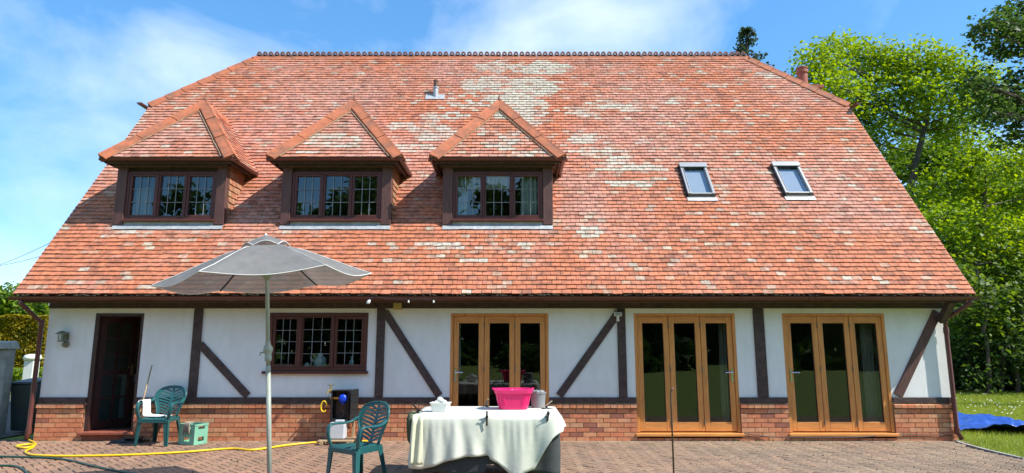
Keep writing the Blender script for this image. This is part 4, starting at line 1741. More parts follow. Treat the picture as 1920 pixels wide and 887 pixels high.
# ================================================================== FIXTURES ON THE WALL
wl = empty('wall_lantern', at(125, 636, WALL))
tag(wl, 'small weathered metal wall lantern beside the kitchen door', 'lamp')
p0 = at(124, 636, WALL)
m = MB()
m.box(p0.x - 0.045, p0.x + 0.045, WALL - 0.02, WALL - 0.002, p0.z - 0.02, p0.z + 0.12)
m.tube([(p0.x, WALL - 0.02, p0.z + 0.09), (p0.x, WALL - 0.07, p0.z + 0.11), (p0.x, WALL - 0.11, p0.z + 0.095)], 0.012, 8)
m.build('bracket', 'lamp_metal', wl)
m = MB()
m.lathe([(0.10, 0.085), (0.10, 0.095), (0.06, 0.12), (0.015, 0.14)], (p0.x, WALL - 0.11, p0.z), 14)
m.lathe([(0.05, -0.045), (0.055, -0.03), (0.055, -0.02), (0.03, -0.02)], (p0.x, WALL - 0.11, p0.z), 12)
for t in range(6):
    a = t * math.pi / 3
    m.tube([(p0.x + 0.052 * math.cos(a), WALL - 0.11 + 0.052 * math.sin(a), p0.z - 0.025), (p0.x + 0.066 * math.cos(a), WALL - 0.11 + 0.066 * math.sin(a), p0.z + 0.088)], 0.004, 5)
m.build('cage', 'lamp_metal', wl)
m = MB()
m.lathe([(0.045, -0.02), (0.055, 0.085), (0.05, 0.086)], (p0.x, WALL - 0.11, p0.z), 14)
m.build('lamp_glass', 'glass', wl)
m = MB()
Mx = Matrix.Rotation(R(90), 4, 'X')
m.lathe([(0.05, 0.0), (0.056, 0.02), (0.05, 0.05), (0.02, 0.062)], (p0.x + 0.02, WALL - 0.003, p0.z - 0.085), 16, M=Mx)
m.build('sensor', 'lamp_metal', wl)

p0 = at(1158, 591, WALL - 0.04)
sf = empty('security_light', p0)
tag(sf, 'white security floodlight mounted on a dark timber post', 'lamp')
m = MB()
m.box(p0.x - 0.062, p0.x + 0.062, WALL - 0.10, WALL - 0.045, p0.z - 0.02, p0.z + 0.05)
m.build('housing', 'white_plastic', sf, bevel=0.008)
m = MB()
m.box(p0.x - 0.05, p0.x + 0.05, WALL - 0.1035, WALL - 0.1005, p0.z - 0.012, p0.z + 0.04)
m.build('lens', 'lead_came', sf)
m = MB()
m.box(p0.x - 0.02, p0.x + 0.02, WALL - 0.08, WALL - 0.037, p0.z - 0.06, p0.z - 0.021)
m.lathe([(0.026, -0.03), (0.028, 0.0), (0.012, 0.018)], (p0.x, WALL - 0.07, p0.z - 0.075), 12)
m.build('sensor', 'white_plastic', sf)

p0 = at(745, 574, WALL - 0.10)
ab = empty('siren_box', p0)
tag(ab, 'small yellow slatted box under the eaves beside a timber post', 'box')
m = MB()
m.box(p0.x - 0.065, p0.x + 0.065, WALL - 0.10, WALL - 0.037, p0.z - 0.065, p0.z + 0.06)
m.build('body', 'cream_box', ab)
for k in range(4):
    m = MB()
    zz = p0.z - 0.058 + k * 0.03
    m.hexa([(p0.x - 0.067, WALL - 0.118, zz), (p0.x + 0.067, WALL - 0.118, zz), (p0.x + 0.067, WALL - 0.1005, zz + 0.006), (p0.x - 0.067, WALL - 0.1005, zz + 0.006),
            (p0.x - 0.067, WALL - 0.118, zz + 0.014), (p0.x + 0.067, WALL - 0.118, zz + 0.014), (p0.x + 0.067, WALL - 0.1005, zz + 0.022), (p0.x - 0.067, WALL - 0.1005, zz + 0.022)])
    m.build('slat', 'cream_box', ab)

for i, (px, py, lab) in enumerate(((692, 565, 'white bulb lamp tilted on a wire under the eaves, above the kitchen window'),
                                   (766, 565, 'small white bulb under the gutter just right of the yellow box'),
                                   (813, 565, 'small white bulb under the gutter, farther right of the yellow box'))):
    p0 = at(px, py, EY - 0.07)
    b = empty('eaves_bulb', p0)
    tag(b, lab, 'light bulb', 'bulbs strung under the eaves')
    tl = Matrix.Rotation(R(35 if i == 0 else 0), 4, 'Y')
    s_ = 1.15 if i == 0 else 0.6
    m = MB()
    m.lathe([(0.008, -0.045 * s_), (0.024 * s_, -0.03 * s_), (0.026 * s_, -0.01 * s_), (0.014 * s_, 0.02 * s_), (0.01 * s_, 0.03 * s_)], p0, 12, M=tl)
    m.build('globe', 'glow_bulb', b, smooth=True)
    m = MB()
    m.lathe([(0.013 * s_, 0.028 * s_), (0.013 * s_, 0.06 * s_), (0.006, 0.065 * s_)], p0, 8, M=tl)
    m.build('socket', 'cable_black', b)
wire = spline([at(690, 561, EY - 0.07), at(703, 557, EY - 0.065), at(730, 560, EY - 0.065), at(766, 561, EY - 0.07), at(790, 560, EY - 0.065), at(813, 561, EY - 0.07)], 6)
m = MB()
m.tube(wire, 0.005, 5)
tag(m.build('light_wire', 'cable_black'), 'thin black wire carrying the bulbs under the gutter', 'cable')
m = MB()
m.tube(spline([at(697, 567, WALL - 0.06), at(705, 573, WALL - 0.07), at(711, 580, WALL - 0.06)], 5), 0.006, 5)
tag(m.build('loose_cable', 'cable_black'), 'short loose cable at the top of the post by the yellow box', 'cable')
m = MB()
m.tube(spline([at(1164, 566, WALL - 0.06), at(1160, 574, WALL - 0.08), at(1152, 583, WALL - 0.06), at(1156, 589, WALL - 0.06)], 5), 0.006, 5)
tag(m.build('lamp_cable', 'cable_black'), 'black cable looping down to the white security light', 'cable')
cpts = [at(1396, 812, WALL - 0.05), at(1430, 818, WALL - 0.05), at(1480, 820, WALL - 0.09), at(1600, 820, WALL - 0.09), at(1680, 815, WALL - 0.05), at(1785, 816, WALL - 0.05)]
m = MB()
m.tube(spline(cpts, 6), 0.008, 6)
tag(m.build('ground_cable', 'cable_black'), 'dark cable running along the foot of the brick base below the bifold door farthest right', 'cable')

# ================================================================== GARDEN CHAIRS


def chair_surface(x, z):
    return 0.19 + (z - 0.42) * 0.30 - 0.85 * x * x


HWZ = [(0.40, .165), (0.47, .18), (0.55, .20), (0.63, .235), (0.70, .252), (0.76, .25), (0.81, .225), (0.85, .175), (0.875, .10), (0.882, 0.0)]


def hw_at(z):
    for (a, b), (c, d) in zip(HWZ[:-1], HWZ[1:]):
        if a <= z <= c:
            return b + (d - b) * (z - a) / (c - a)
    return 0.0


def garden_chair(label):
    root = empty('garden_chair', (0, 0, 0))
    tag(root, label, 'chair', 'green plastic garden chairs')
    m = MB()

    def seat(a, b):
        y = -0.235 + 0.44 * b
        hw = 0.235 - 0.045 * b
        x = -hw + 2 * hw * a
        z = 0.43 - 0.022 * math.sin(math.pi * a) * math.sin(math.pi * min(1, b * 1.1)) - 0.015 * b
        if b < 0.15:
            z -= 0.035 * (1 - b / 0.15) ** 2
        if a < 0.08 or a > 0.92:
            z -= 0.02
        return (x, y, z)
    m.grid(seat, 16, 14)
    m.build('seat', 'chair_green', root, world=False, smooth=True, solid=0.016)
    m = MB()
    for sx in (-1, 1):
        m.hexa([(sx * 0.232 - 0.004, -0.2, 0.355), (sx * 0.232 + 0.004, -0.2, 0.355), (sx * 0.195 + 0.004, 0.19, 0.355), (sx * 0.195 - 0.004, 0.19, 0.355),
                (sx * 0.232 - 0.004, -0.2, 0.425), (sx * 0.232 + 0.004, -0.2, 0.425), (sx * 0.195 + 0.004, 0.19, 0.41), (sx * 0.195 - 0.004, 0.19, 0.41)])
    m.box(-0.225, 0.225, -0.236, -0.228, 0.355, 0.40)
    m.build('apron', 'chair_green', root, world=False)
    bkm = MB()
    out = [(h, z) for z, h in HWZ]
    outline = [(-h, z) for h, z in out] + [(h, z) for h, z in reversed(out[:-1])]
    n_ = len(outline)

    def S(x, z, o=0.0):
        return Vector((x, chair_surface(x, z) + o, z))
    # broad rim band
    rim = []
    for (x, z) in outline:
        k = 0.80 if z > 0.60 else 0.80
        rim.append(((x, z), (x * k, 0.66 + (z - 0.66) * 0.84 if z > 0.45 else z)))
    for a, b in zip(rim[:-1], rim[1:]):
        bkm.quad(S(*a[0]), S(*b[0]), S(*b[1]), S(*a[1]))
    # spine and chevron ribs
    for k in range(10):
        z = 0.43 + k * 0.042
        bkm.quad(S(-0.016, z), S(0.016, z), S(0.016, z + 0.042), S(-0.016, z + 0.042))
    for k in range(9):
        z = 0.425 + k * 0.044
        for sx in (-1, 1):
            z2 = z + 0.055
            h2 = hw_at(min(z2, 0.86)) * 0.82
            steps = 4
            for q in range(steps):
                t0, t1 = q / steps, (q + 1) / steps
                wa = 0.026
                pa = (sx * (0.014 + (h2 - 0.014) * t0), z + (z2 - z) * t0 ** 0.8)
                pb = (sx * (0.014 + (h2 - 0.014) * t1), z + (z2 - z) * t1 ** 0.8)
                qd = [S(pa[0], pa[1]), S(pb[0], pb[1]), S(pb[0], pb[1] + wa), S(pa[0], pa[1] + wa)]
                if sx < 0:
                    qd.reverse()
                bkm.quad(*qd)
    bkm.build('backrest', 'chair_green', root, world=False, solid=0.012)
    rm_ = MB()
    rm_.tube([S(x, z, -0.002) for x, z in outline], 0.013, 8)
    rm_.build('back_rim', 'chair_green', root, world=False, smooth=True)
    for sx in (-1, 1):
        m = MB()
        pts_ = spline([Vector((sx * 0.237, -0.20, 0.42)), Vector((sx * 0.262, -0.222, 0.54)), Vector((sx * 0.272, -0.205, 0.625)), Vector((sx * 0.278, -0.14, 0.648)),
                       Vector((sx * 0.280, 0.0, 0.645)), Vector((sx * 0.268, 0.12, 0.655)), Vector((sx * 0.245, 0.20, 0.70))], 5)
        # flat strap section
        i0 = len(m.v)
        k_ = len(pts_)
        for j, p in enumerate(pts_):
            d = (pts_[min(j + 1, k_ - 1)] - pts_[max(j - 1, 0)]).normalized()
            sd = Vector((1, 0, 0))
            nn = d.cross(sd).normalized()
            w_, t_ = 0.027, 0.011
            for (a, b) in ((-1, -1), (1, -1), (1, 1), (-1, 1)):
                m.v.append(tuple(p + sd * w_ * a + nn * t_ * b))
        for j in range(k_ - 1):
            for q in range(4):
                q2 = (q + 1) % 4
                m.face((i0 + j * 4 + q, i0 + j * 4 + q2, i0 + j * 4 + 4 + q2, i0 + j * 4 + 4 + q))
        m.face((i0, i0 + 3, i0 + 2, i0 + 1))
        m.face(tuple(i0 + (k_ - 1) * 4 + q for q in range(4)))
        m.build('armrest', 'chair_green', root, world=False, smooth=True, bevel=0.006)
        for sy in (-1, 1):
            l = MB()
            x0_, y0_ = sx * (0.215 if sy < 0 else 0.175), (-0.205 if sy < 0 else 0.18)
            x1_, y1_ = sx * (0.262 if sy < 0 else 0.235), (-0.235 if sy < 0 else 0.27)
            # L-shaped channel leg, tapering to the foot
            for (ax, ay) in ((1, 0.22), (0.22, 1)):
                wa, wb = 0.034, 0.022

                def ring(x, y, z, w_):
                    xo, yo = x + sx * 0.0, y
                    xi, yi = -sx * w_ * 2 * ax, -sy * w_ * 2 * ay
                    return [Vector((xo, yo, z)), Vector((xo + xi, yo, z)), Vector((xo + xi, yo + yi, z)), Vector((xo, yo + yi, z))]
                lo_, hi_ = ring(x1_, y1_, 0.0, wb), ring(x0_ + sx * 0.02, y0_ + sy * 0.02, 0.418, wa)
                q = lo_ + hi_
                l.hexa(q)
            l.build('leg', 'chair_green', root, world=False)
    return root


ch1 = garden_chair('green plastic garden chair holding a white towel, against the wall by the kitchen door')
ch1.location = Vector((at(301, 790, 10.58).x, 10.58, 0.003))
ch1.rotation_euler = (0, 0, R(-2))
ch2 = copy_tree(ch1)
ch2['label'] = 'green plastic garden chair standing beside the cloth-covered table'
ch2.location = Vector((-1.79, 7.72, 0.003))
ch2.rotation_euler = (0, 0, R(-36))

# towel draped over the arm and seat of the first chair
m = MB()
prof = [(-0.315, 0.54), (-0.312, 0.62), (-0.30, 0.668), (-0.27, 0.675), (-0.245, 0.665), (-0.232, 0.60), (-0.218, 0.52), (-0.205, 0.462), (-0.15, 0.446), (-0.05, 0.436), (0.06, 0.434), (0.16, 0.440)]
pf = spline([Vector((a, 0, b)) for a, b in prof], 4)


def tw(a, b):
    k = a * (len(pf) - 1)
    i_ = min(int(k), len(pf) - 2)
    p = pf[i_].lerp(pf[i_ + 1], k - i_)
    yy = -0.16 + 0.22 * b + 0.03 * math.sin(a * 5) + (a - 0.5) * 0.02
    return Vector((p.x + 0.006 * math.sin(b * 9 + a * 4), yy, p.z + 0.006 + 0.007 * math.sin(b * 11 + a * 7) + 0.006 * abs(math.sin(a * 13))))


m.grid(tw, 40, 14)
t_ = m.build('towel', 'towel', smooth=True, solid=0.010)
t_.location = ch1.location
t_.rotation_euler = ch1.rotation_euler
tag(t_, 'white towel draped over the arm and seat of a green chair', 'towel')

# green crate with rag
cpos = onground(353, 835)
cr = empty('plastic_crate', (cpos.x, cpos.y + 0.14, 0.003), R(-22))
tag(cr, 'pale green plastic crate standing by the brick wall beside the chair', 'crate')
CW, CD, CH = 0.165, 0.13, 0.315


def crate_side(half, depth, axis, s_):
    mb = MB()
    t = 0.016
    for (a, b, c, d) in ((-half, half, 0.0, 0.05), (-half, half, 0.115, 0.235), (-half, half, 0.285, CH), (-half, -half * 0.45, 0.05, 0.115), (half * 0.45, half, 0.05, 0.115),
                         (-half, -half * 0.5, 0.235, 0.285), (half * 0.5, half, 0.235, 0.285)):
        y0_, y1_ = sorted((s_ * depth, s_ * (depth - t)))
        if axis == 'x':
            mb.box(a, b, y0_, y1_, c, d)
        else:
            mb.box(y0_, y1_, a, b, c, d)
    return mb


for s_ in (-1, 1):
    crate_side(CW - 0.017, CD, 'x', s_).build('long_side', 'crate_green', cr, world=False)
    crate_side(CD - 0.001, CW, 'y', s_).build('short_side', 'crate_green', cr, world=False)
m = MB()
m.box(-CW + 0.017, CW - 0.017, -CD + 0.017, CD - 0.017, 0.0, 0.014)
m.box(-CW - 0.006, CW + 0.006, -CD - 0.006, -CD - 0.0005, CH - 0.03, CH + 0.003)
m.box(-CW - 0.006, CW + 0.006, CD + 0.0005, CD + 0.006, CH - 0.03, CH + 0.003)
m.box(-CW - 0.006, -CW - 0.0005, -CD, CD, CH - 0.03, CH + 0.003)
m.box(CW + 0.0005, CW + 0.006, -CD, CD, CH - 0.03, CH + 0.003)
m.box(-CW - 0.005, -CW + 0.02, -CD - 0.005, -CD - 0.0004, 0, CH - 0.031)
m.box(CW - 0.02, CW + 0.005, -CD - 0.005, -CD - 0.0004, 0, CH - 0.031)
m.build('floor', 'crate_green', cr, world=False)
m = MB()
for k in range(5):
    x = -0.035 + k * 0.022
    ln = random.uniform(0.10, 0.17)
    pts_ = spline([Vector((x, -0.05, CH + 0.02)), Vector((x, -0.11, CH + 0.03)), Vector((x + 0.004, -CD - 0.02, CH - 0.0)), Vector((x + 0.012 * (k - 2), -CD - 0.022, CH - ln))], 4)
    m.tube(pts_, [0.013] * (len(pts_) - 2) + [0.012, 0.006], 7)
rg = m.build('work_glove', 'rag', smooth=True)
rg.location = cr.location
rg.rotation_euler = cr.rotation_euler
tag(rg, 'dirty brown glove hanging over the edge of the green crate', 'glove')

# broom
bt = at(285, 685, 10.90)
bb = at(262, 775, 10.78)
dirb = (bb - bt).normalized()
foot = bt + dirb * ((bt.z - 0.10) / -dirb.z)
br_ = empty('broom', (foot.x, foot.y, 0))
tag(br_, 'broom with a long wooden handle leaning on the white wall', 'broom')
m = MB()
m.tube([bt, bt.lerp(foot, 0.5), foot], 0.0115, 8)
m.build('handle', 'pine_wood', br_, smooth=True)
m = MB()
m.box(foot.x - 0.14, foot.x + 0.14, foot.y - 0.03, foot.y + 0.03, 0.07, 0.11)
m.build('stock', 'brown_board', br_, bevel=0.008)
m = MB()
for k in range(160):
    x = foot.x + random.uniform(-0.135, 0.135)
    y = foot.y + random.uniform(-0.026, 0.026)
    m.tube([(x, y, 0.075), (x + random.gauss(0, 0.012), y + random.gauss(0, 0.014), 0.002)], 0.0022, 3, cap=False)
m.build('bristles', 'black_plastic', br_)
mp_ = onground(243, 829)
m = MB()
m.grid(lambda a, b: (mp_.x - 0.26 + 0.52 * a, mp_.y - 0.13 + 0.26 * b, 0.006 + 0.05 * (math.sin(math.pi * a) * math.sin(math.pi * b)) ** 0.5 + 0.008 * math.sin(a * 17 + b * 5)), 24, 12)
tag(m.build('door_mat', 'dark_cloth', smooth=True, solid=0.012), 'dark crumpled mat on the paving below the kitchen step', 'mat')

# ================================================================== PUMP UNIT BY THE WALL
py_ = 10.78
pc = at(641, 800, py_)
pu = empty('pump_stand', (pc.x, py_, 0))
tag(pu, 'home-made pump stand with an open black case on timber legs', 'pump')
bx0, bx1 = at(622, 760, py_).x, at(655, 760, py_).x
bz0, bz1 = at(640, 791, py_).z, at(640, 731, py_).z
m = MB()
t = 0.018
m.box(bx0, bx1, py_ + 0.09, py_ + 0.105, bz0, bz1)
m.box(bx0, bx0 + t, py_ - 0.06, py_ + 0.089, bz0, bz1)
m.box(bx1 - t, bx1, py_ - 0.06, py_ + 0.089, bz0, bz1)
m.box(bx0 + t, bx1 - t, py_ - 0.06, py_ + 0.089, bz1 - t, bz1)
m.box(bx0 + t, bx1 - t, py_ - 0.06, py_ + 0.089, bz0, bz0 + 0.05)
m.build('case', 'black_plastic', pu, bevel=0.005)
m = MB()
Md = Matrix.Translation((bx1 + 0.004, py_ - 0.06, 0)) @ Matrix.Rotation(R(62), 4, 'Z')
m.box(0.0, 0.18, -0.045, -0.03, bz0 + 0.01, bz1 + 0.01, Md)
m.box(0.0, 0.18, -0.03, 0.0, bz1 - 0.01, bz1 + 0.01, Md)
m.box(0.0, 0.18, -0.03, 0.0, bz0 + 0.01, bz0 + 0.03, Md)
for k in range(4):
    zz = bz0 + 0.08 + k * 0.12
    m.box(0.02, 0.17, -0.0505, -0.0455, zz, zz + 0.02, Md)
m.box(0.16, 0.18, -0.03, 0.0, bz0 + 0.031, bz1 - 0.011, Md)
m.build('lid', 'black_plastic', pu, bevel=0.004)
m = MB()
m.box(bx0 + 0.06, bx1 - 0.06, py_ + 0.075, py_ + 0.0895, bz0 + 0.055, bz1 - 0.025)
m.build('backing_board', 'brown_board', pu)
bc = at(644, 747, py_)
m = MB()
Mx = Matrix.Rotation(R(90), 4, 'X')
m.lathe([(0.03, -0.05), (0.062, -0.035), (0.074, 0.0), (0.070, 0.04), (0.045, 0.07), (0.02, 0.075)], (bc.x, py_ + 0.0, bc.z), 18, M=Mx)
m.lathe([(0.035, -0.09), (0.035, -0.02)], (bc.x, py_ + 0.01, bc.z), 12)
m.build('pump_head', 'blue_plastic', pu, smooth=False)
m = MB()
m.tube([(bx0 - 0.03, py_, bc.z + 0.005), (bx0 + 0.05, py_, bc.z + 0.005), (bc.x - 0.06, py_, bc.z + 0.002)], 0.017, 10)
m.tube([(bc.x + 0.06, py_, bc.z + 0.002), (bx1 - 0.02, py_, bc.z + 0.002)], 0.014, 10)
m.build('inlet', 'orange_plastic', pu)
m = MB()
m.tube(spline([(bc.x + 0.01, py_, bc.z - 0.08), (bc.x - 0.03, py_ - 0.01, bc.z - 0.16), (bc.x + 0.03, py_ - 0.01, bc.z - 0.24), (bc.x - 0.05, py_, bz0 + 0.06)], 6), 0.006, 6)
m.build('lead_wire', 'steel_rust', pu)
hl = at(608, 762, py_)
m = MB()
lp = []
for k in range(15):
    a = math.pi * (-0.5 + 1.75 * k / 14)
    lp.append(Vector((hl.x + 0.05 * math.cos(a + 1.6), py_ - 0.02, hl.z + 0.085 * math.sin(a + 1.6))))
m.tube(lp, 0.012, 8)
m.build('hose_loop', 'hose_yellow', pu, smooth=True)
m = MB()
tpx = at(619, 735, py_)
m.tube([(tpx.x, py_ + 0.02, 0.80), (tpx.x, py_ + 0.02, tpx.z + 0.10)], 0.016, 10)
m.lathe([(0.026, 0.0), (0.026, 0.05), (0.012, 0.055), (0.012, 0.09)], (tpx.x, py_ + 0.02, tpx.z - 0.02), 10)
m.box(tpx.x - 0.05, tpx.x + 0.05, py_ + 0.01, py_ + 0.03, tpx.z + 0.10, tpx.z + 0.115)
m.tube([(tpx.x, py_ + 0.02, tpx.z + 0.03), (tpx.x - 0.03, py_ - 0.04, tpx.z + 0.02), (tpx.x - 0.03, py_ - 0.05, tpx.z - 0.03)], 0.013, 8)
m.build('tap', 'brass', pu)
for xx in (bx0 - 0.025, bx1 + 0.05):
    m = MB()
    m.box(xx - 0.018, xx + 0.018, py_ + 0.106, py_ + 0.145, 0.002, bz1 - 0.05)
    m.build('upright', 'pine_wood', pu)
m = MB()
m.box(bx0 - 0.02, bx1 + 0.06, py_ + 0.1455, py_ + 0.16, bz0 - 0.02, bz0 + 0.05)
m.box(bx0 + 0.02, bx1 + 0.02, py_ - 0.03, py_ + 0.1055, bz0 - 0.03, bz0 - 0.002)
m.build('cross_rail', 'pine_wood', pu)
for k, (yy, ln) in enumerate(((py_ - 0.30, 0.30), (py_ - 0.12, 0.34), (py_ + 0.06, 0.30))):
    m = MB()
    m.box(pc.x - ln, pc.x + ln * 0.85, yy, yy + 0.11, 0.05, 0.07)
    m.build('base_plank', 'pine_wood' if k != 1 else 'brown_board', pu)
for xx in (pc.x - 0.26, pc.x + 0.16):
    m = MB()
    m.box(xx, xx + 0.05, py_ - 0.32, py_ + 0.18, 0.003, 0.0495)
    m.build('base_bearer', 'pine_wood', pu)
jp = at(635, 800, py_ - 0.08)
m = MB()
m.box(jp.x - 0.125, jp.x + 0.115, py_ - 0.17, py_ + 0.03, 0.071, 0.33)
m.box(jp.x - 0.06, jp.x + 0.09, py_ - 0.10, py_ - 0.04, 0.3305, 0.365)
jc = m.build('jerrycan', 'jerry', bevel=0.03)
tag(jc, 'translucent white jerrycan standing under the black pump case', 'jerrycan')

# ================================================================== HOSES


def hose(name, pts, r, m_, lab):
    mb = MB()
    mb.tube(spline([p + Vector((0, 0, r + 0.002)) for p in pts], 8), r, 8)
    tag(mb.build(name, m_, smooth=True), lab, 'hose')


hose('garden_hose', [onground(*p) for p in ((53, 827), (62, 831), (66, 836), (48, 842), (30, 839), (45, 836), (62, 835.5), (62, 841), (48, 848), (52, 853), (70, 856), (130, 857.5), (234, 855.5), (338, 850.5),
                                            (430, 843.5), (469, 846), (500, 842.5), (545, 836), (600, 831), (655, 830), (700, 829))], 0.0155, 'hose_yellow', 'long yellow hose lying across the paving along the house')
hose('garden_hose', [onground(*p) for p in ((-60, 857), (0, 858), (80, 860), (130, 865), (175, 876), (225, 886), (270, 893), (340, 905))], 0.013, 'hose_green', 'dark green hose curving across the paving in the lower left')
hose('garden_hose', [onground(*p) for p in ((-60, 876), (0, 875), (32, 877), (48, 886), (60, 900))], 0.013, 'hose_green', 'short bend of dark green hose in the bottom left corner')

# ================================================================== PARASOL
pb = at(506, 929, 7.0)
par = empty('parasol', (pb.x, 7.0, 0))
tag(par, 'faded grey garden parasol with vented top and thin pale pole', 'parasol')
hub_z = at(500, 517, 7.0).z
top_z = at(497, 458, 7.0).z
m = MB()
m.tube([(pb.x, 7.0, 0.03), (pb.x, 7.0, 1.35)], 0.0255, 14)
m.tube([(pb.x, 7.0, 1.30), (pb.x, 7.0, hub_z + 0.28)], 0.0215, 14)
m.build('pole', 'parasol_pole', par, smooth=True)
jz = at(503, 660, 7.0).z + 0.003
m = MB()
m.lathe([(0.028, -0.10), (0.036, -0.09), (0.036, -0.035), (0.031, -0.03), (0.042, -0.01), (0.050, 0.02), (0.050, 0.04), (0.040, 0.065), (0.030, 0.075), (0.026, 0.12)], (pb.x, 7.0, jz), 16)
m.build('crank_housing', 'parasol_pole', par, smooth=True)
m = MB()
m.tube([(pb.x - 0.03, 7.0, jz), (pb.x - 0.075, 6.98, jz), (pb.x - 0.075, 6.97, jz - 0.03)], 0.008, 8)
m.build('crank_handle', 'parasol_pole', par)
m = MB()
m.lathe([(0.27, 0.003), (0.27, 0.05), (0.22, 0.08), (0.06, 0.11), (0.045, 0.20), (0.03, 0.20)], (pb.x, 7.0, 0), 24)
m.build('base', 'concrete', par, smooth=False)
CR_, RIM = 1.13, hub_z - 0.03
Mt = Matrix.Translation((pb.x + 0.0, 7.0, 0)) @ Matrix.Translation((0, 0, RIM)) @ Matrix.Rotation(R(-1.0), 4, 'Y') @ Matrix.Rotation(R(1.0), 4, 'X') @ Matrix.Translation((0, 0, -RIM)) @ Matrix.Rotation(R(19), 4, 'Z')
canopy_h = top_z - RIM


def canopy_pt(th, r):
    """r 0..1 out from the hub; six ribs, cloth slack between them."""
    seg = (th / (math.pi / 3)) % 1.0
    k = math.sin(math.pi * seg)
    chord = math.cos(math.pi / 6) / math.cos((seg - 0.5) * math.pi / 3)
    rr = CR_ * r * (1 + (chord - 1) * 0.92)
    z = RIM + canopy_h * (1 - r) ** 1.0 + 0.10 * math.sin(math.pi * r) * (1 - r) - 0.065 * k * r * r + 0.012 * math.sin(seg * 31 + r * 7) * r * (1 - r)
    return Mt @ Vector((rr * math.cos(th), rr * math.sin(th), z))


m = MB()
m.grid(lambda a, b: canopy_pt(a * 2 * math.pi, 0.17 + 0.83 * b), 72, 16)
m.build('canopy', 'parasol_cloth', par, smooth=True)
m = MB()


def cap_pt(a, b):
    th = a * 2 * math.pi
    seg = (th / (math.pi / 3)) % 1.0
    k = math.sin(math.pi * seg)
    r = 0.015 + 0.24 * b * (1 + (math.cos(math.pi / 6) / math.cos((seg - .5) * math.pi / 3) - 1) * .9)
    z = RIM + canopy_h + 0.105 - 0.115 * b ** 1.4 - 0.02 * b + 0.045 * k * b * b
    return Mt @ Vector((r * math.cos(th), r * math.sin(th), z))


m.grid(cap_pt, 72, 8)
m.build('vent_cap', 'parasol_cloth', par, smooth=True)
m = MB()
m.tube([cap_pt(a / 72, 1.0) for a in range(73)], 0.0042, 5)
m.tube([canopy_pt(a / 72 * 2 * math.pi, 1.0) for a in range(73)], 0.0045, 5)
m.build('hem_piping', 'parasol_trim', par)
m = MB()
m.lathe([(0.022, 0.05), (0.026, 0.075), (0.016, 0.095), (0.02, 0.11), (0.0, 0.135)], Mt @ Vector((0, 0, RIM + canopy_h)), 10)
m.build('finial', 'parasol_trim', par)
for k in range(6):
    th = k * math.pi / 3
    m = MB()
    rp = [canopy_pt(th, r) - Vector((0, 0, 0.014)) for r in (0.04, 0.3, 0.6, 0.85, 0.985)]
    m.tube(rp, 0.009, 6)
    m.build('rib', 'black_plastic' if k in (1, 2) else 'parasol_pole', par)
    m = MB()
    m.tube([Mt @ Vector((0.03 * math.cos(th), 0.03 * math.sin(th), RIM + 0.03)), canopy_pt(th, 0.45) - Vector((0, 0, 0.02))], 0.007, 6)
    m.build('strut', 'parasol_pole', par)
m = MB()
m.lathe([(0.03, 0.0), (0.045, 0.02), (0.045, 0.05), (0.03, 0.06)], Mt @ Vector((0, 0, RIM)), 12)
m.build('hub', 'parasol_pole', par)

m = MB()
for k in range(6):
    th = k * math.pi / 3
    m.tube([canopy_pt(th, r) + Vector((0, 0, 0.002)) for r in (0.14, 0.35, 0.6, 0.8, 0.99)], 0.0035, 5)
m.build('seam', 'parasol_trim', par)
ptop_ = at(501, 517, 7.0)
par.rotation_euler = (0, -math.atan2(pb.x - ptop_.x, ptop_.z), 0)

# ================================================================== TABLE
TX0, TX1, TY0, TY1, TZ = -1.10, 0.53, 7.50, 8.60, 0.765
tb = empty('trestle_table', ((TX0 + TX1) / 2, (TY0 + TY1) / 2, 0))
tag(tb, 'trestle table hidden under a white cloth in front of the house', 'table')
m = MB()
m.box(TX0 + 0.02, TX1 - 0.02, TY0 + 0.02, TY1 - 0.02, TZ - 0.035, TZ - 0.004)
m.build('table_top', 'brown_board', tb)
for xx in (TX0 + 0.22, TX1 - 0.26):
    for yy in (TY0 + 0.12, TY1 - 0.16):
        m = MB()
        m.box(xx, xx + 0.05, yy, yy + 0.05, 0.003, TZ - 0.036)
        m.build('leg', 'black_plastic', tb)


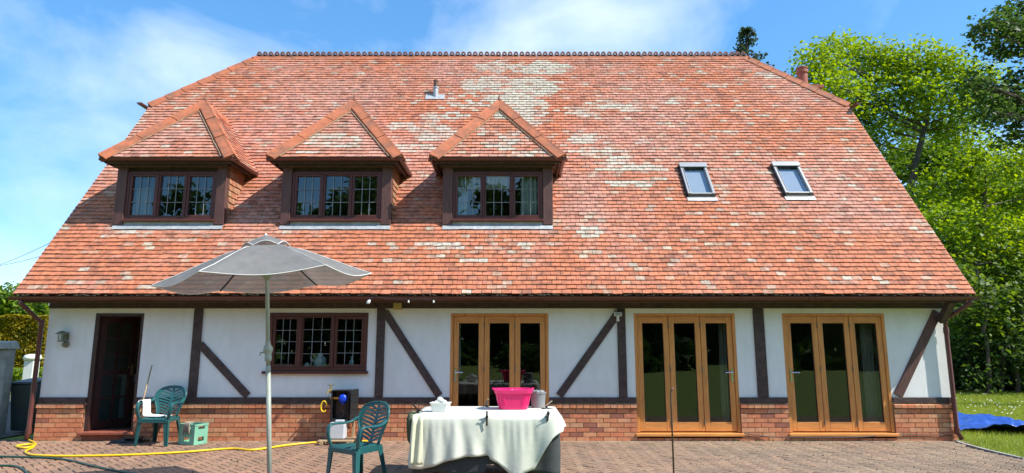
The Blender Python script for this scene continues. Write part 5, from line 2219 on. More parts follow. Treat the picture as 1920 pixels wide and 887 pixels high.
def drape(name, mname, drop, inset, amp, label, cat, top=True, seed=0, nfold=9, zt=TZ, flare=0.04):
    """Cloth over the table: top sheet plus a skirt whose drop varies along the edge."""
    rr = 0.09
    path = []
    x0_, x1_, y0_, y1_ = TX0 - inset, TX1 + inset, TY0 - inset, TY1 + inset

    def arc(cx, cy, a0, a1):
        for k in range(7):
            a = a0 + (a1 - a0) * k / 6
            path.append((Vector((cx + rr * math.cos(a), cy + rr * math.sin(a), 0)), Vector((math.cos(a), math.sin(a), 0))))

    def line(ax, ay, bx, by, n, nx, ny):
        for k in range(1, n):
            path.append((Vector((ax + (bx - ax) * k / n, ay + (by - ay) * k / n, 0)), Vector((nx, ny, 0))))
    arc(x0_ + rr, y0_ + rr, math.pi, 1.5 * math.pi)
    line(x0_ + rr, y0_, x1_ - rr, y0_, 90, 0, -1)
    arc(x1_ - rr, y0_ + rr, 1.5 * math.pi, 2 * math.pi)
    line(x1_, y0_ + rr, x1_, y1_ - rr, 30, 1, 0)
    arc(x1_ - rr, y1_ - rr, 0, 0.5 * math.pi)
    line(x1_ - rr, y1_, x0_ + rr, y1_, 40, 0, 1)
    arc(x0_ + rr, y1_ - rr, 0.5 * math.pi, math.pi)
    line(x0_, y1_ - rr, x0_, y0_ + rr, 30, -1, 0)
    n = len(path)
    mb = MB()
    NV = 14
    i0 = 0
    for k, (p, nn) in enumerate(path):
        D = drop(p, nn)
        crease = 0.35 * math.sin(p.x * 61 + 3 * math.sin(p.x * 7)) + 0.5 * mnoise.noise(Vector((p.x * 15, p.y * 9, seed)))
        fold = mnoise.noise(Vector((p.x * 4.2 + seed, p.y * 4.2, seed * 1.3))) * 0.75 + 0.55 * math.sin(p.x * nfold * 2.6 + 2.0 * math.sin(p.x * 3 + seed) + p.y * 14)
        for v in range(NV + 1):
            t = v / NV
            ease = t ** 0.8
            outw = 0.006 + 0.012 * min(1, t * 8) + (flare * t + amp * fold * ease + amp * 0.22 * crease * math.sin(min(1.0, t * 1.6) * math.pi)) * (1 if D > 0.1 else D * 4)
            z = zt + 0.004 - D * t + (-0.008 * min(1, t * 10))
            q = p + nn * outw
            mb.v.append((q.x + 0.03 * amp / 0.03 * mnoise.noise(Vector((p.x * 3 + 7 + seed, t * 2, p.y))) * t * 0.6, q.y, z))
    for k in range(n):
        k2 = (k + 1) % n
        for v in range(NV):
            mb.face((k * (NV + 1) + v, k * (NV + 1) + v + 1, k2 * (NV + 1) + v + 1, k2 * (NV + 1) + v))
    if top:
        cidx = len(mb.v)
        ring0 = [k * (NV + 1) for k in range(n)]
        cx, cy = (x0_ + x1_) / 2, (y0_ + y1_) / 2
        prev = ring0
        for s_ in (0.93, 0.8, 0.55, 0.25):
            cur = []
            for k, (p, nn) in enumerate(path):
                x, y = cx + (p.x - cx) * s_, cy + (p.y - cy) * s_
                mb.v.append((x, y, zt + 0.005 + 0.004 * mnoise.noise(Vector((x * 3, y * 3, 4 + seed)))))
                cur.append(len(mb.v) - 1)
            for k in range(n):
                k2 = (k + 1) % n
                mb.face((prev[k], prev[k2], cur[k2], cur[k]))
            prev = cur
        mb.v.append((cx, cy, zt + 0.006))
        c = len(mb.v) - 1
        for k in range(n):
            mb.face((prev[k], prev[(k + 1) % n], c))
    o = mb.build(name, mname, smooth=True, solid=0.004)
    tag(o, label, cat)
    return o


def drop_white(p, nn):
    x = p.x
    if nn.y < -0.3:      # front edge: left swag, gathered notch at the clamp, long point, then a rising hem
        pts_ = [(-1.2, 0.55), (-1.0, 0.56), (-0.85, 0.52), (-0.7, 0.46), (-0.5, 0.42), (-0.34, 0.42), (-0.285, 0.41), (-0.265, 0.41), (-0.25, 0.45), (-0.16, 0.49), (0.0, 0.63), (0.05, 0.67),
                (0.12, 0.60), (0.25, 0.56), (0.38, 0.34), (0.50, 0.17), (0.8, 0.12)]
        for (a, b), (c, d) in zip(pts_[:-1], pts_[1:]):
            if a <= x <= c:
                return b + (d - b) * (x - a) / (c - a)
        return 0.3
    if nn.x > 0.5:
        return 0.12 + 0.05 * (p.y - TY0)
    if nn.x < -0.5:
        return 0.50 - 0.3 * (p.y - TY0)
    return 0.20


drape('tablecloth', 'cloth', drop_white, 0.022, 0.034, 'creamy white cloth clamped over the trestle table, hanging in uneven folds', 'tablecloth', seed=2)


def drop_dark(p, nn):
    x = p.x
    if nn.y < -0.3:
        if x < -0.30:
            return 0.60 + 0.02 * math.sin(x * 9)
        if x < -0.2:
            return 0.50
        return 0.52 + 0.15 * (x + 0.2)
    if nn.x > 0.5:
        return 0.66
    if nn.x < -0.5:
        return 0.60
    return 0.3


drape('under_cloth', 'dark_cloth', drop_dark, 0.0, 0.014, 'dark grey cloth hanging below the white tablecloth', 'tablecloth', top=False, seed=5, zt=TZ - 0.012, flare=0.005)
# folded pale towel and dark bundle hanging at the left end of the table
m = MB()
fx = at(790, 800, TY0 - 0.06).x


def flap(a, b):
    x = fx - 0.10 + 0.115 * a + 0.02 * b * (a - 0.3)
    zz = TZ + 0.024 - 0.53 * b
    y = TY0 - 0.085 - 0.010 * math.sin(a * 9 + b * 2.5) - 0.02 * b
    if b < 0.08:
        y += 0.07 * (1 - b / 0.08)
        zz = TZ + 0.022 - 0.02 * b / 0.08
    return (x, y, zz)


m.grid(flap, 22, 16)
tag(m.build('tea_towel', 'cream_cloth', smooth=True, solid=0.008), 'narrow cream cloth strip hanging over the corner of the table', 'towel')
bx_ = at(768, 795, 7.9)
m = MB()
m.lathe([(0.03, -0.20), (0.075, -0.15), (0.095, -0.02), (0.10, 0.10), (0.07, 0.16), (0.03, 0.185)], (bx_.x + 0.035, 7.9, 0.60), 14, sx=0.7, sy=1.6)
tag(m.build('cloth_bundle', 'olive_cloth', smooth=True), 'dark olive bundle hanging at the end of the table', 'bundle')


def clamp(pos, rz, tilt, label, handle='black_plastic'):
    r_ = empty('spring_clamp', pos, rz)
    tag(r_, label, 'clamp', 'spring clamps on the tablecloth')
    for k, s_ in ((0, 1), (1, -1)):
        mb = MB()
        mb.bar((0, -0.065, 0.010 * s_), (0, 0.0, 0.016 * s_), 0.018, 0.010)
        mb.bar((0, 0.0, 0.016 * s_), (0, 0.085, 0.042 * s_ + (0.02 if k == 0 else 0)), 0.020, 0.012)
        o = mb.build('jaw', handle if k == 0 else 'black_plastic', r_, world=False)
    mb = MB()
    mb.tube([(-0.014, 0, 0), (0.014, 0, 0)], 0.015, 10)
    mb.build('spring', 'black_plastic', r_, world=False)
    r_.rotation_euler = (tilt, 0, rz)
    return r_


clamp((at(913, 782, TY0 - 0.05).x, TY0 - 0.055, TZ + 0.0), 0.0, R(-70), 'black spring clamp at the middle of the table front edge')
clamp((at(1026, 778, TY0 - 0.05).x, TY0 - 0.05, TZ + 0.005), R(25), R(-55), 'black spring clamp near the table front right corner')
clamp((at(784, 767, TY0 + 0.3).x, TY0 + 0.30, TZ + 0.025), R(75), R(12), 'black spring clamp lying at the left end of the table')
clamp((at(912, 757, TY1 - 0.05).x, TY1 - 0.03, TZ + 0.03), R(200), R(10), 'spring clamp on the far table edge left of the pink basket', 'rag')
clamp((at(1024, 762, TY1 - 0.3).x, TY1 - 0.35, TZ + 0.035), R(-75), R(8), 'spring clamp with pale handle at the right end of the table', 'rag')

# pink laundry basket
kc = at(962, 760, 8.28)
bk_ = empty('laundry_basket', (kc.x, 8.28, TZ + 0.014), R(3))
tag(bk_, 'bright pink plastic laundry basket on the white tablecloth', 'basket')


def rrect(hw, hd, r, n=6):
    out = []
    for (cx, cy, a0) in ((hw - r, hd - r, 0), (-hw + r, hd - r, 90), (-hw + r, -hd + r, 180), (hw - r, -hd + r, 270)):
        for k in range(n + 1):
            a = R(a0 + 90 * k / n)
            out.append((cx + r * math.cos(a), cy + r * math.sin(a)))
    return out


def loft(mb, rings, close=True):
    i0 = len(mb.v)
    n = len(rings[0])
    for r_ in rings:
        mb.v += [tuple(p) for p in r_]
    for k in range(len(rings) - 1):
        for j in range(n):
            j2 = (j + 1) % n
            mb.face((i0 + k * n + j, i0 + k * n + j2, i0 + (k + 1) * n + j2, i0 + (k + 1) * n + j))
    if close:
        mb.face(tuple(i0 + j for j in reversed(range(n))))


BW, BD, BH = 0.222, 0.165, 0.235
ring = lambda f, z, e=0.0: [(x, y, z) for x, y in rrect(BW * f + e, BD * f + e, 0.09)]
m = MB()
loft(m, [ring(0.80, 0.0), ring(0.81, 0.02), ring(0.97, BH - 0.03)])
m.build('shell', 'pink', bk_, world=False, smooth=False, solid=0.004)
m = MB()
loft(m, [ring(0.97, BH - 0.045, 0.001), ring(1.0, BH - 0.045, 0.012), ring(1.0, BH, 0.022), ring(1.0, BH + 0.006, 0.012), ring(0.95, BH, 0.0), ring(0.94, BH - 0.04, -0.004)], close=False)
m.build('rim', 'pink', bk_, world=False)
m = MB()
for zf in range(9):
    z = 0.045 + zf * 0.020
    f_ = 0.81 + 0.16 * (z - 0.02) / (BH - 0.05)
    pts_ = rrect(BW * f_ + 0.003, BD * f_ + 0.003, 0.09, 5)
    i0 = len(m.v)
    n = len(pts_)
    for dz in (0.0, 0.009):
        m.v += [(x * (1 + 0.006), y * 1.006, z + dz) for x, y in pts_]
    for j in range(n):
        m.face((i0 + j, i0 + (j + 1) % n, i0 + n + (j + 1) % n, i0 + n + j))
for j in range(56):
    pts_ = rrect(BW * 0.82 + 0.005, BD * 0.82 + 0.005, 0.09, 13)
    pt2 = rrect(BW * 0.95 + 0.006, BD * 0.95 + 0.006, 0.09, 13)
    if j % 14 in (6, 7):
        continue
    a, b = pts_[j % len(pts_)], pt2[j % len(pts_)]
    m.bar((a[0], a[1], 0.04), (b[0], b[1], BH - 0.05), 0.007, 0.005, up=(0, 0, 1) if False else (a[0] + 0.001, a[1], 0.0))
m.build('lattice', 'pink', bk_, world=False, solid=0.004)
for sx in (-1, 1):
    m = MB()
    m.tube(spline([(sx * (BW + 0.005), -0.06, BH - 0.005), (sx * (BW + 0.03), -0.03, BH + 0.006), (sx * (BW + 0.03), 0.03, BH + 0.006), (sx * (BW + 0.005), 0.06, BH - 0.005)], 5), 0.012, 8)
    m.build('handle', 'pink', bk_, world=False, smooth=True)
m = MB()
for k in range(9):
    a = random.uniform(0, 6.28)
    c = Vector((math.cos(a) * BW * 0.55, math.sin(a) * BD * 0.5, BH - 0.06 + random.uniform(-0.01, 0.025)))
    m.lathe([(0.02, -0.03), (0.05, -0.01), (0.045, 0.02), (0.01, 0.03)], c, 9, sx=1.2, sy=0.8, M=Matrix.Rotation(random.uniform(-.5, .5), 4, 'X'))
cl = m.build('crumpled_rag', 'towel', smooth=True)
cl.location = bk_.location
tag(cl, 'crumpled pale rags lying in the pink basket', 'rags')

# white tub
tc_ = at(826, 764, 7.95)
tu = empty('plastic_tub', (tc_.x, 7.95, TZ + 0.010), R(-6))
tag(tu, 'small white plastic tub filled with white lumps on the table', 'tub')
m = MB()
r2 = lambda f, z, e=0.0: [(x, y, z) for x, y in rrect(0.112 * f + e, 0.085 * f + e, 0.03)]
loft(m, [r2(0.86, 0.0), r2(1.0, 0.095), r2(1.0, 0.098, 0.01), r2(1.0, 0.106, 0.01), r2(0.97, 0.106), r2(0.84, 0.01)])
m.build('tub_body', 'white_plastic', tu, world=False)
m = MB()
for k in range(8):
    c = Vector((random.uniform(-0.065, 0.065), random.uniform(-0.045, 0.045), 0.085 + random.uniform(0, 0.03)))
    if abs(c.x) < 0.03:
        c.z += 0.025
    m.lathe([(0.015, -0.035), (0.036, -0.01), (0.033, 0.012), (0.012, 0.028)], c, 8, M=Matrix.Rotation(random.uniform(-.6, .6), 4, 'X'))
m.build('contents', 'white_plastic', tu, world=False)

# grey bucket at the back of the table
gb_ = at(1006, 757, 8.46)
bu = empty('grey_bucket', (gb_.x + 0.02, 8.46, TZ + 0.010))
tag(bu, 'grey bucket on the table behind the pink basket', 'bucket')
m = MB()
m.lathe([(0.085, 0.0), (0.10, 0.17), (0.108, 0.175), (0.108, 0.188), (0.095, 0.188), (0.08, 0.02)], (0, 0, 0), 20)
m.build('bucket_body', 'grey_plastic', bu, world=False)
m = MB()
for k in range(7):
    a = k * 0.9
    m.lathe([(0.012, -0.03), (0.04, 0), (0.03, 0.02), (0.008, 0.03)], (0.05 * math.cos(a), 0.05 * math.sin(a), 0.185), 8)
m.build('contents', 'grey_plastic', bu, world=False, smooth=True)
# stake
rt = at(1257, 732, 7.75)
st_ = MB()
hk = [Vector((rt.x, 7.75, -0.03)), Vector((rt.x + 0.004, 7.75, rt.z - 0.03)), Vector((rt.x + 0.005, 7.75, rt.z - 0.005)), Vector((rt.x + 0.022, 7.75, rt.z + 0.012)), Vector((rt.x + 0.040, 7.75, rt.z + 0.030))]
st_.tube(hk, 0.0105, 8)
st_.lathe([(0.014, -0.012), (0.017, 0), (0.012, 0.014)], (rt.x + 0.022, 7.75, rt.z + 0.012), 8)
tag(st_.build('metal_stake', 'steel_rust', smooth=True), 'thin rusty metal stake standing upright in front of the middle bifold door', 'stake')

# ================================================================== LEFT OF THE HOUSE
gp = onground(-6, 815)
pil = empty('gate_pillar', (gp.x - 0.3, gp.y + 0.3, 0))
tag(pil, 'grey rendered gate pillar with a stone cap left of the house', 'pillar')
ptop = at(20, 655, gp.y).z
m = MB()
m.box(gp.x - 0.9, gp.x, gp.y, gp.y + 0.20, -0.03, ptop)
m.build('shaft', 'concrete', pil, bevel=0.012)
m = MB()
m.hexa([(gp.x - 0.96, gp.y - 0.06, ptop + 0.002), (gp.x + 0.05, gp.y - 0.06, ptop + 0.002), (gp.x + 0.05, gp.y + 0.26, ptop + 0.002), (gp.x - 0.96, gp.y + 0.26, ptop + 0.002),
        (gp.x - 0.93, gp.y - 0.03, ptop + 0.12), (gp.x + 0.0, gp.y - 0.03, ptop + 0.12), (gp.x + 0.0, gp.y + 0.22, ptop + 0.15), (gp.x - 0.93, gp.y + 0.22, ptop + 0.15)])
m.build('cap_stone', 'concrete', pil, bevel=0.02)
bp_ = onground(40, 812)
bz = at(40, 714, bp_.y).z
bxl, bxr = at(20, 714, bp_.y).x, at(60, 714, bp_.y).x
bi_ = empty('wheelie_bin', ((bxl + bxr) / 2, bp_.y + 0.3, 0))
tag(bi_, 'black wheelie bin standing between the pillar and the house corner', 'bin')
m = MB()
m.hexa([(bxl + 0.06, bp_.y + 0.05, 0.03), (bxr - 0.05, bp_.y + 0.05, 0.03), (bxr - 0.05, bp_.y + 0.55, 0.03), (bxl + 0.06, bp_.y + 0.55, 0.03),
        (bxl, bp_.y, bz - 0.06), (bxr, bp_.y, bz - 0.06), (bxr, bp_.y + 0.62, bz - 0.06), (bxl, bp_.y + 0.62, bz - 0.06)])
m.build('body', 'bin_black', bi_, bevel=0.02)
m = MB()
m.hexa([(bxl - 0.02, bp_.y - 0.03, bz - 0.058), (bxr + 0.02, bp_.y - 0.03, bz - 0.058), (bxr + 0.02, bp_.y + 0.64, bz - 0.058), (bxl - 0.02, bp_.y + 0.64, bz - 0.058),
        (bxl + 0.0, bp_.y, bz - 0.02), (bxr - 0.0, bp_.y, bz - 0.02), (bxr - 0.0, bp_.y + 0.60, bz + 0.03), (bxl + 0.0, bp_.y + 0.60, bz + 0.03)])
m.build('lid', 'bin_black', bi_, bevel=0.015)
for xx in (bxl + 0.08, bxr - 0.12):
    m = MB()
    m.lathe([(0.04, 0.0), (0.1, 0.005), (0.1, 0.045), (0.04, 0.05)], (xx, bp_.y + 0.56, 0.102), 16, M=Matrix.Rotation(R(90), 4, 'Y'))
    m.build('wheel', 'black_rubber', bi_)
wpz = at(62, 664, 21.0)
wp = empty('white_post', (wpz.x, 21.0, 0))
tag(wp, 'white garden post with a rounded white cap by the hedge', 'post')
m = MB()
m.box(wpz.x - 0.15, wpz.x + 0.15, 20.85, 21.15, -0.03, wpz.z - 0.20)
m.build('shaft', 'post_white', wp, bevel=0.012)
m = MB()
m.lathe([(0.12, -0.205), (0.23, -0.18), (0.26, -0.11), (0.21, -0.03), (0.10, 0.0)], (wpz.x, 21.0, wpz.z), 16)
m.build('cap', 'post_white', wp, smooth=True)
# overhead wires
for i, (a, b, lab) in enumerate(((at(-60, 514, 26), at(160, 420, 16.5), 'upper thin overhead wire crossing the sky to the roof edge'), (at(-60, 505, 26), at(180, 446, 16.5), 'lower thin overhead wire reaching the roof edge'))):
    pts_ = [a.lerp(b, t) - Vector((0, 0, 0.35 * 4 * t * (1 - t) * 0.5)) for t in np.linspace(0, 1, 14)]
    m = MB()
    m.tube(pts_, 0.007, 5)
    tag(m.build('overhead_wire', 'cable_black'), lab, 'wire')

# ================================================================== RIGHT LAWN
tp = [onground(*p) for p in ((1790, 777), (1844, 782), (1925, 799), (2060, 815), (2030, 838), (1925, 809), (1860, 808), (1795, 808))]
A_, B_, C_, D_ = onground(1770, 777), onground(1990, 806), onground(1985, 818), onground(1785, 809)
m = MB()


def tarp(a, b):
    p = A_.lerp(B_, a).lerp(D_.lerp(C_, a), b)
    n = mnoise.noise(Vector((p.x * 1.6, p.y * 1.6, 0.3)))
    n2 = mnoise.noise(Vector((p.x * 5.0, p.y * 4.0, 2.3)))
    return Vector((p.x + 0.06 * n, p.y + 0.08 * math.sin(a * 9), 0.045 + 0.10 * (n + 0.5) * math.sin(math.pi * a) + 0.07 * n2 + 0.025 * mnoise.noise(Vector((p.x * 11, p.y * 9, 5.3)))))


m.grid(tarp, 80, 50)
tag(m.build('blue_tarpaulin', 'tarp', smooth=True, solid=0.006), 'crumpled blue tarpaulin spread on the lawn at the right', 'tarpaulin')


def np_mesh(name, V, nper, mname, tints, parent=None, tris=False):
    """V: (N, nper, 3) polygons; tints: (N, 3)."""
    N = len(V)
    me = bpy.data.meshes.new(name)
    me.vertices.add(N * nper)
    me.vertices.foreach_set('co', np.ascontiguousarray(V, dtype=np.float32).ravel())
    me.loops.add(N * nper)
    me.loops.foreach_set('vertex_index', np.arange(N * nper, dtype=np.int32))
    me.polygons.add(N)
    me.polygons.foreach_set('loop_start', np.arange(0, N * nper, nper, dtype=np.int32))
    me.materials.append(MATS[mname])
    a = me.attributes.new('tint', 'FLOAT_COLOR', 'FACE')
    t4 = np.ones((N, 4), dtype=np.float32)
    t4[:, :3] = tints
    a.data.foreach_set('color', t4.ravel())
    me.update()
    me.validate()
    o = bpy.data.objects.new(name, me)
    COL.objects.link(o)
    if parent is not None:
        o.parent = parent
        loc = np.array(parent.location)
        me.vertices.foreach_set('co', (np.ascontiguousarray(V, dtype=np.float32) - loc.astype(np.float32)).ravel())
        me.update()
    return o


# grass blades in the strip of lawn to the right of the house
NB = 170000
gx = RNG.uniform(7.3, 19, NB)
gy = 7.6 + (22.5 - 7.6) * RNG.random(NB) ** 1.35
u_ = 960 + F_PX * gx / (gy * cP - EYE * sP)
ok = (u_ > 1775) & (u_ < 1990)
ok &= (gx > np.interp(gy, [7.6] + [p.y for p in reversed(EDGE)], [8.6] + [p.x for p in reversed(EDGE)]) + 0.02)
ok &= ~((gy > 10.9) & (gx < 7.45))
gx, gy = gx[ok], gy[ok]
n = len(gx)
hgt = RNG.uniform(0.03, 0.075, n) * (1 + 0.012 * (gy - 9) ** 1.2)
an = RNG.uniform(0, 2 * np.pi, n)
wd = 0.0045 * (1 + 0.09 * (gy - 9))
lean = RNG.normal(0, 0.5, (n, 2)) * hgt[:, None]
bs = np.stack([gx, gy, np.full(n, -0.034)], 1)
dx_ = np.stack([np.cos(an) * wd, np.sin(an) * wd, np.zeros(n)], 1)
tip = bs + np.stack([lean[:, 0], lean[:, 1], hgt + 0.02], 1)
Vg = np.stack([bs - dx_, bs + dx_, tip], 1)
gc = np.array([0.31, 0.40, 0.035]) * RNG.uniform(0.7, 1.35, (n, 1)) * np.array([1, 1, 1]) + RNG.normal(0, 0.012, (n, 3)) * np.array([1.2, 0.8, 0.4])
gob = np_mesh('grass', Vg, 3, 'blade', np.clip(gc, 0.01, 0.4))
tag(gob, 'short green grass on the lawn right of the house', 'grass', kind='stuff')
m = MB()
for k in range(420):
    yy = random.uniform(13.2, 20.5)
    xx = random.uniform(7.8, 17)
    if mnoise.noise(Vector((xx * 0.5, yy * 0.4, 0))) < -0.02:
        continue
    m.lathe([(0.012, 0.05), (0.022, 0.056), (0.008, 0.064)], (xx, yy, 0.0), 5)
tag(m.build('daisies', 'daisy'), 'tiny white daisies scattered over the lawn', 'flowers', kind='stuff')
# leaves and grit blown over the paving
m = MB()
for k in range(70):
    xx, yy = random.uniform(-7.5, 7.5), random.uniform(7.7, 10.8)
    s_ = random.uniform(0.006, 0.018)
    m.lathe([(s_, 0.004), (s_ * 0.8, 0.010), (s_ * 0.3, 0.014)], (xx, yy, 0.0), 5, sy=0.6)
tag(m.build('debris', 'moss'), 'scraps of moss and grit scattered on the paving', 'debris', kind='stuff')

wx_ = np.concatenate([RNG.uniform(-7.8, 7.4, 260), RNG.uniform(-7.5, 7.5, 120)])
wy_ = np.concatenate([RNG.normal(10.93, 0.02, 260), RNG.uniform(7.8, 10.8, 120)])
keep_ = np.array([mnoise.noise(Vector((a * 0.8, b, 0.5))) > -0.05 for a, b in zip(wx_, wy_)])
wx_, wy_ = np.repeat(wx_[keep_], 5), np.repeat(wy_[keep_], 5)
n = len(wx_)
bs = np.stack([wx_ + RNG.normal(0, 0.012, n), wy_ + RNG.normal(0, 0.008, n), np.full(n, -0.01)], 1)
dd_ = RNG.normal(0, 1, (n, 3)) * 0.004
dd_[:, 2] = 0
tips = bs + np.stack([RNG.normal(0, 0.012, n), RNG.normal(0, 0.012, n), RNG.uniform(0.015, 0.045, n)], 1)
tag(np_mesh('weeds', np.stack([bs - dd_, bs + dd_, tips], 1), 3, 'blade', np.tile(np.array([[0.10, 0.15, 0.03]]), (n, 1)) * RNG.uniform(0.6, 1.3, (n, 1))),
    'tiny green weeds growing in the paving joints by the wall', 'weeds', kind='stuff')

# ================================================================== TREES


def leaf_polys(C, size, up=0.45, fold=0.25):
    n = len(C)
    nrm = RNG.normal(0, 1, (n, 3))
    nrm /= np.linalg.norm(nrm, axis=1, keepdims=True)
    nrm[:, 2] = np.abs(nrm[:, 2]) + up
    nrm /= np.linalg.norm(nrm, axis=1, keepdims=True)
    a = np.cross(nrm, RNG.normal(0, 1, (n, 3)))
    a /= np.linalg.norm(a, axis=1, keepdims=True) + 1e-9
    b = np.cross(nrm, a)
    s = (size * RNG.uniform(0.6, 1.35, n))[:, None]
    base = C - a * s * 0.5
    tip = C + a * s * 0.55 - nrm * s * fold * 0.3
    l = C + b * s * 0.36 + nrm * s * fold * 0.5
    r = C - b * s * 0.36 + nrm * s * fold * 0.5
    return np.stack([base, r, tip, l], 1)


def clump_points(c, rad, ntuft, per, tuft_r, shell=0.55):
    """Leaf centres gathered in flattened tufts spread through an ellipsoid."""
    c = np.array(c)
    rad = np.array(rad)
    d = RNG.normal(0, 1, (ntuft, 3))
    d /= np.linalg.norm(d, axis=1, keepdims=True)
    rr = (shell + (1 - shell) * RNG.random(ntuft)) ** 0.7 * RNG.uniform(0.75, 1.18, ntuft)
    T = c + d * rad * rr[:, None]
    P = np.repeat(T, per, axis=0)
    off = RNG.normal(0, 1, (len(P), 3)) * tuft_r * np.array([1, 1, 0.5])
    off[:, 2] -= 0.25 * (off[:, 0] ** 2 + off[:, 1] ** 2) / max(tuft_r, 1e-3)
    return P + off, T


def tints_for(n_, lo, hi, per, jitter=0.18):
    k = int(np.ceil(n_ / per))
    t = np.repeat(RNG.random(k), per)[:n_, None]
    base = np.array(lo) * (1 - t) + np.array(hi) * t
    return np.clip(base * RNG.uniform(1 - jitter, 1 + jitter, (n_, 1)), 0.004, 0.6)


def limb(mb, a, b, r0, r1, bend=0.25, n=7):
    a, b = Vector(a), Vector(b)
    L_ = (b - a).length
    c1 = a.lerp(b, 0.33) + Vector((random.gauss(0, bend * 0.35), random.gauss(0, bend * 0.35), abs(random.gauss(0, bend * 0.2)))) * L_ * 0.5
    c2 = a.lerp(b, 0.66) + Vector((random.gauss(0, bend * 0.35), random.gauss(0, bend * 0.35), random.gauss(0.05, bend * 0.25))) * L_ * 0.5
    pts_ = bez(a, c1, c2, b, n)
    for k in range(1, n):
        pts_[k] += Vector((random.gauss(0, 1), random.gauss(0, 1), random.gauss(0, 1))) * L_ * 0.012
    mb.tube(pts_, [r0 + (r1 - r0) * (k / n) ** 0.8 for k in range(n + 1)], 6, cap=False)
    return pts_


def make_tree(name, label, cat, group, Y, clumps, trunk, leaf, lo, hi, per=16, dens=1.0, forks=None, depth=1.6, tuft=0.34, trunk_r=0.22, seed=1, flat=0.8, kind=None):
    """clumps: (px, py, r_px) at distance Y; trunk: list of px points from the foot up; each clump hangs on its own limb."""
    random.seed(seed)
    k_ = Y / F_PX
    foot = at(trunk[0][0], trunk[0][1], Y)
    root = empty(name, (foot.x, Y, 0))
    tag(root, label, cat, group)
    mb = MB()
    tp_ = [Vector((foot.x, Y, -0.05))] + [at(px, py, Y) for px, py in trunk]
    sp = spline(tp_, 5)
    n_ = len(sp)
    mb.tube(sp, [trunk_r * (1.25 if i == 0 else 1) * (1 - 0.62 * i / (n_ - 1)) for i in range(n_)], 9, cap=False)
    allP, per_ = [], per
    for (px, py, r) in clumps:
        yy = Y + random.uniform(-depth, depth)
        c = at(px, py, yy)
        R_ = r * k_
        nt = max(6, int(dens * 34 * (R_ / 0.8) ** 2))
        P, T = clump_points(c, (R_, R_ * 1.05, R_ * flat), nt, per, tuft)
        allP.append(P)
        # limb from the nearest lower trunk point to the clump, then twigs to some tufts
        low = [p for p in sp if p.z < c.z - 0.15 * (c - p).length] or [sp[0]]
        st = min(low, key=lambda p: (p - c).length + max(0, p.z - c.z + 0.3) * 3)
        rl = min(0.10, 0.018 + 0.016 * (c - st).length) * trunk_r / 0.22
        lp_ = limb(mb, st, c, rl, 0.022)
        for t in T[:: max(1, len(T) // 7)]:
            limb(mb, lp_[random.choice((3, 4, 5, 6))], Vector(t), 0.02, 0.006, n=4)
    mb.build('trunk', 'bark', root, smooth=True)
    P = np.concatenate(allP)
    o = np_mesh('crown', leaf_polys(P, leaf), 4, 'leaf', tints_for(len(P), lo, hi, per), root)
    return root


LIME_LO, LIME_HI = (0.13, 0.23, 0.025), (0.28, 0.40, 0.035)
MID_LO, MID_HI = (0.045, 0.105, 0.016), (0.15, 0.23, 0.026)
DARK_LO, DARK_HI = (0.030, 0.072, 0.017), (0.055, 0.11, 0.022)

make_tree('maple_tree', 'tall lime green tree with forked dark trunk behind the right end of the roof', 'tree', 'trees right of the house', 25.0,
          [(1532, 112, 42), (1575, 98, 46), (1625, 112, 44), (1672, 108, 40), (1722, 112, 44), (1775, 122, 40), (1825, 140, 38), (1508, 148, 22), (1552, 160, 44), (1608, 170, 48), (1668, 165, 46), (1728, 172, 44),
           (1790, 182, 42), (1845, 195, 36), (1590, 215, 38), (1640, 225, 44), (1700, 225, 40), (1760, 240, 36), (1625, 270, 30), (1655, 300, 26), (1800, 236, 34)],
          [(1702, 700), (1703, 430), (1712, 330), (1728, 262), (1742, 200), (1752, 150)], 0.15, LIME_LO, LIME_HI, per=21, dens=1.25, trunk_r=0.17, seed=3)
make_tree('sycamore_tree', 'yellow-green bushy tree filling the gap right of the sloping roof edge', 'tree', 'trees right of the house', 23.0,
          [(1800, 300, 44), (1850, 285, 42), (1900, 300, 44), (1945, 310, 40), (1752, 345, 36), (1810, 352, 46), (1868, 362, 48), (1925, 372, 48), (1722, 392, 32), (1772, 408, 42), (1832, 418, 46), (1892, 430, 48), (1945, 440, 40),
           (1745, 455, 34), (1800, 468, 40), (1860, 480, 42)],
          [(1835, 735), (1838, 560), (1842, 430), (1850, 330)], 0.15, LIME_LO, LIME_HI, per=21, dens=1.25, trunk_r=0.14, seed=5)
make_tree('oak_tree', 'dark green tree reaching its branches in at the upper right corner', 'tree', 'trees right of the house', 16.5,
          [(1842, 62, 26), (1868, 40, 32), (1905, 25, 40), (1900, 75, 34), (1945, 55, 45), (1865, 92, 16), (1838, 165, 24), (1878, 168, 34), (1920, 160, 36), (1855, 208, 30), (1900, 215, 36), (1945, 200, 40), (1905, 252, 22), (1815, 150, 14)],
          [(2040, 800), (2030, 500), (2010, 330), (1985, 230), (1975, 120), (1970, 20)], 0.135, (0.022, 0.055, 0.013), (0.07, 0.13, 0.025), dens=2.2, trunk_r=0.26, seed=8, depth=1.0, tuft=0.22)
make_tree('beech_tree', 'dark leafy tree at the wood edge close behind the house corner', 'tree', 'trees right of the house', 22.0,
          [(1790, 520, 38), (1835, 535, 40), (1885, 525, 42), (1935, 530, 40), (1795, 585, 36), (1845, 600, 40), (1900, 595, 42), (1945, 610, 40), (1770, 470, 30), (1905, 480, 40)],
          [(1815, 742), (1818, 640), (1826, 560), (1835, 480)], 0.17, MID_LO, MID_HI, dens=1.5, trunk_r=0.13, seed=13)
